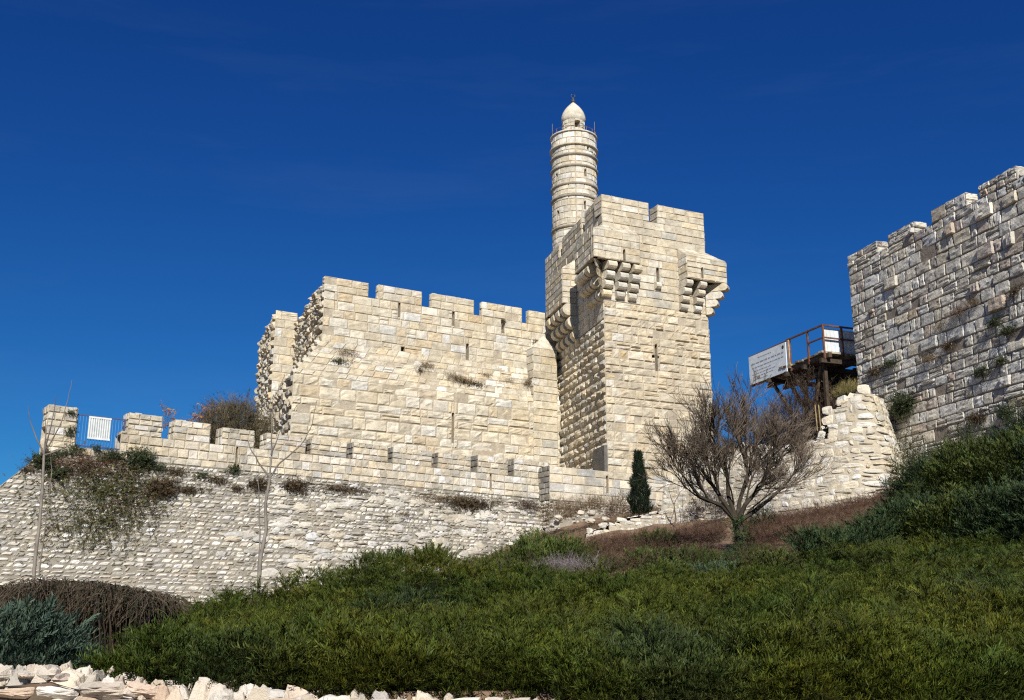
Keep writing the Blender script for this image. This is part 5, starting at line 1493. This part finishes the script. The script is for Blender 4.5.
RP = [(70, 413, 7, 6, CAPER, "small dark tuft high on the rampart's left pillar"), (70, 431, 8, 9, CAPER, "dark tuft low on the rampart's left pillar beside the fence"), (75, 449, 13, 8, CAPER, "dark tuft at the lower left corner of the iron fence"),
      (96, 449, 8, 7, CAPER, "small dark tuft under the white slatted panel"), (61, 454, 9, 7, CAPER, "small dark tuft below the rampart's left pillar"), (42, 462, 17, 17, CAPER, "dark caper bush behind the left sapling's fork"), (27, 470, 10, 6, MIXED, "brownish tuft at the rampart's outermost left corner"),
      (57, 474, 15, 13, CAPER, "dark caper bush just right of the left sapling"), (111, 457, 16, 13, CAPER, "round dark caper bush under the fence's right end"), (137, 460, 18, 20, CAPER, "large dark caper bush below the second merlon"), (157, 468, 16, 9, CAPER, "wide dark tuft right of the large caper bush"),
      (160, 489, 20, 18, MIXED, "brown and green bush low on the creeper's right side"), (176, 473, 14, 8, MIXED, "brown tuft below the third merlon"), (190, 490, 26, 7, MIXED, "long low brown tuft below the gap right of the third merlon"), (202, 476, 11, 7, CAPER, "small dark tuft left of the arrow loop"),
      (233, 471, 10, 11, CAPER, "dark tuft directly below the arrow loop"), (216, 480, 15, 8, MIXED, "brown tuft lower left of the arrow loop"), (237, 489, 10, 8, MIXED, "small brown tuft well below the arrow loop"), (258, 485, 15, 13, MIXED, "brown tuft behind the middle sapling"),
      (294, 487, 21, 14, MIXED, "speckled green tuft right of the middle sapling"), (342, 490, 42, 9, MIXED, "long thin weed band below the small merlons"), (430, 498, 34, 8, DRY, "dry straw-coloured weed band at the left of the rampart's right half"),
      (466, 504, 38, 13, MIXED, "wide brown weed patch below the right-hand small merlons"), (496, 501, 14, 6, DRY, "small dry tuft under the thin slit of the rampart"), (527, 506, 26, 11, dict(protos=TWIGS_W, c0=(0.05, 0.03, 0.025), c1=(0.11, 0.07, 0.05)), "dark brown dry cushion at the rampart's right end"), (405, 515, 14, 7, DRY, "dry tuft low in the middle of the battered foot"), (385, 519, 10, 5, DRY, "tiny dry tuft at the battered foot's lower middle")]
for i, (px, py, w_, h_, kd, lb) in enumerate(RP):
    S_ = pq if py < 452 else gq
    wall_plant(lb, S_, px, py, w_, h_, kd, 200 + i, gp)
# creeper patch
cv = [(95, 470, 60, 26, MIXED, 0.3), (85, 464, 45, 14, dict(protos=TWIGS_W, c0=(0.12, 0.055, 0.03), c1=(0.20, 0.10, 0.055)), 0.6), (108, 490, 60, 40, dict(protos=SCRUB, c0=(0.04, 0.04, 0.015), c1=(0.11, 0.115, 0.035)), 0.42), (98, 525, 55, 45, dict(protos=SCRUB, c0=(0.06, 0.055, 0.025), c1=(0.12, 0.12, 0.045)), 0.30), (130, 500, 40, 40, MIXED, 0.25)]
ct = thing("creeper", "wide thin creeper, rusty above and green below, covering the rampart under the fence", "creeper", q_hit(gq, 98, 490))
for i, (px, py, w_, h_, kd, dn) in enumerate(cv):
    p = q_hit(gq, px, py); k = FPX / (p.y * CP + (p.z - EYE) * SP); r = np.random.RandomState(300 + i)
    n = int(w_ * h_ * dn * 1.2)
    a, b = r.normal(size=n) * .42, r.normal(size=n) * .42
    P = np.array(p)[None] + (a * w_ / k / gq.U.x)[:, None] * np.array(gq.U)[None] + (b * h_ / k)[:, None] * np.array(gq.V)[None] + np.abs(r.normal(size=n) * .06)[:, None] * np.array(gq.N)[None]
    D = np.array(gq.N)[None] * .5 + r.normal(size=(n, 3)) * .7 + np.array([0, 0, -.3])
    np_obj("foliage", *scatter(P, D, r.uniform(.2, .42, n), kd['protos'], kd['c0'], kd['c1'], seed=i), M_LEAF, ct)
gk = "plants rooted in the keep"
KP = [(348, 353, 20, 8, DRY, slope, "straw-coloured dry tuft on the keep's ledge at the left"), (340, 362, 16, 7, CAPER, slope, "dark green tuft hanging from the keep's ledge at the left"), (425, 366, 12, 9, DRY, slope, "round dry tuft under the keep's round-topped slit"), (419, 371, 6, 5, MIXED, slope, "tiny green-brown tuft left of the keep's middle ledge"),
      (455, 378, 20, 9, DRY, slope, "brown weeds in the cracks left of the keep's middle ledge"), (472, 384, 24, 7, MIXED, slope, "brown weeds in the cracks at the keep's middle ledge"), (486, 375, 12, 5, DRY, slope, "small straw tuft right of the keep's cracked ledge"), (509, 381, 9, 5, DRY, slope, "small straw tuft between the cracks and the buttress"),
      (527, 383, 8, 10, DRY, slope, "dry tuft at the foot of the buttress"), (536, 343, 7, 7, MIXED, up, "green-brown tuft above the buttress's left shoulder"), (503, 322, 4, 3, MIXED, up, "tiny tuft in the keep's rightmost merlon slit")]
for i, (px, py, w_, h_, kd, S_, lb) in enumerate(KP): wall_plant(lb, S_, px, py, w_, h_, kd, 400 + i, gk, dens=1.3)
gg = "plants rooted in the grey city wall"
GP = [(975, 301, 9, 9, "dry tuft high on the grey wall's middle"), (996, 322, 9, 10, "dark tuft in the grey wall's upper right"), (1010, 329, 10, 9, "dark tuft at the grey wall's right, under the tallest merlon"), (960, 310, 14, 10, "pinkish dry tuft left of the high middle one"), (891, 364, 12, 9, "tuft near the grey wall's left edge, by the walkway"),
      (875, 372, 10, 10, "lowest left tuft just above the curved rubble wall"), (930, 357, 13, 10, "broad dry tuft left of the grey wall's centre"), (950, 345, 10, 8, "small tuft at the grey wall's centre"), (983, 372, 12, 10, "dark tuft below the grey wall's centre"), (1001, 361, 8, 9, "small dark tuft right of the grey wall's centre"),
      (905, 405, 15, 22, "large dark overgrown hollow beside the top of the curved rubble wall"), (978, 418, 14, 10, "dark tuft low on the grey wall above the shrubs"), (1008, 412, 10, 16, "tall dark tuft low at the grey wall's right"), (940, 325, 7, 6, "tiny tuft upper left of the grey wall's centre"), (1017, 290, 8, 8, "tuft at the grey wall's far right below the merlons")]
for i, (px, py, w_, h_, lb) in enumerate(GP):
    kd = [DRY, CAPER, CAPER, dict(protos=TWIGS_W, c0=(0.12, 0.08, 0.06), c1=(0.22, 0.15, 0.12)), CAPER, MIXED, DRY, MIXED, CAPER, CAPER, CAPER, MIXED, CAPER, DRY, MIXED][i]
    wall_plant(lb, gqd, px, py, w_ * .6, h_ * .9, kd, 500 + i, gg, dens=2.0)
# growth along the rubble by the parapet, and grass on the curved wall's top
c = at(585, 508, 58.5)
bush("dry_grass", "dry brown grass clump below the grey parapet's middle", "grass clump", (c.x, c.y, c.z - .2), 1.3, 0.6, 0.7, 500, 0.4, TWIGS_W, (0.12, 0.085, 0.05), (0.24, 0.17, 0.10), 610, mat=M_TWIG)
c = at(617, 510, 57.5)
bush("dry_grass", "dry brown shrub left of the small cypress", "grass clump", (c.x, c.y, c.z - .2), 0.7, 0.5, 0.9, 350, 0.4, TWIGS_W, (0.10, 0.07, 0.045), (0.2, 0.14, 0.09), 611, mat=M_TWIG)
c = at(556, 513, 59)
bush("dry_grass", "straggly brown weeds at the parapet's left corner", "grass clump", (c.x, c.y, c.z - .4), 0.9, 0.6, 1.1, 320, 0.45, TWIGS_W, (0.12, 0.085, 0.05), (0.22, 0.16, 0.09), 612, mat=M_TWIG)
c = at(847, 390, 43.0)
bush("dry_grass", "yellowish grass on top of the curved rubble wall by the grey wall", "grass clump", (c.x, c.y, c.z - .1), 0.55, 0.4, 0.35, 350, 0.32, TWIGS, (0.14, 0.12, 0.05), (0.30, 0.25, 0.10), 613, mat=M_TWIG)
c = at(908, 462, 40.0)
bush("leafy_shrub", "thin leafy shrub growing against the curved rubble wall's right end", "shrub", (c.x, c.y, c.z - .8), 0.7, 0.6, 1.9, 420, 0.3, LEAFY, (0.03, 0.035, 0.015), (0.09, 0.095, 0.035), 614)

# smaller plants that break up the bare soil between the shrubs
FILL = [(868, 556, 27, 0.8, 0.4, 0, "low olive juniper between the heath and the shrubbery on the right"), (895, 552, 28.5, 0.9, 0.5, 1, "dull green juniper left of the shrubbery's lowest row"), (835, 552, 28, 0.8, 0.32, 0, "flat green juniper inside the red-brown heath right of the bare tree"),
        (480, 566, 28, 0.7, 0.35, 1, "small dull juniper left of the rounded green mound"), (600, 566, 26, 0.7, 0.3, 0, "low juniper right of the grey-lilac shrub"), (760, 562, 26, 0.7, 0.35, 1, "low green juniper at the right foot of the bare tree"), (727, 556, 25.8, 0.55, 0.35, 0, "small dark juniper hiding the foot of the bare tree's trunk"), (856, 563, 24.6, 0.75, 0.34, 0, "flat juniper closing the bare gap below the dark leaning juniper"), (888, 562, 24.4, 0.75, 0.36, 1, "flat green juniper at the foot of the shrubbery's left end"), (925, 530, 29, 1.0, 0.8, 0, "rounded dark juniper between the lowest and middle rows below the grey wall")]
for i, (px, py, Y, rx, h, k, lb) in enumerate(FILL):
    c = gat(px, py, Y, -0.08)
    bush("juniper_shrub", lb, "shrub", c, rx, rx * .8, h, 480, 0.26, FINE, D0c if k == 0 else G0c, [(0.06, 0.085, 0.025), (0.085, 0.105, 0.022)][k], 700 + i)
heath("dry red-brown growth on the bank between the crest junipers", [(455, 572, 24), (640, 578, 24), (640, 548, 33), (560, 548, 44), (480, 562, 40)], 4200, 53, 0.28, RB0, (0.13, 0.088, 0.055))
heath("dry growth on the slope behind the terrace wall below the parapet", [(560, 535, 53), (730, 520, 49), (720, 512, 54), (640, 508, 58), (565, 520, 59)], 2500, 54, 0.35, (0.09, 0.065, 0.04), (0.20, 0.15, 0.09))
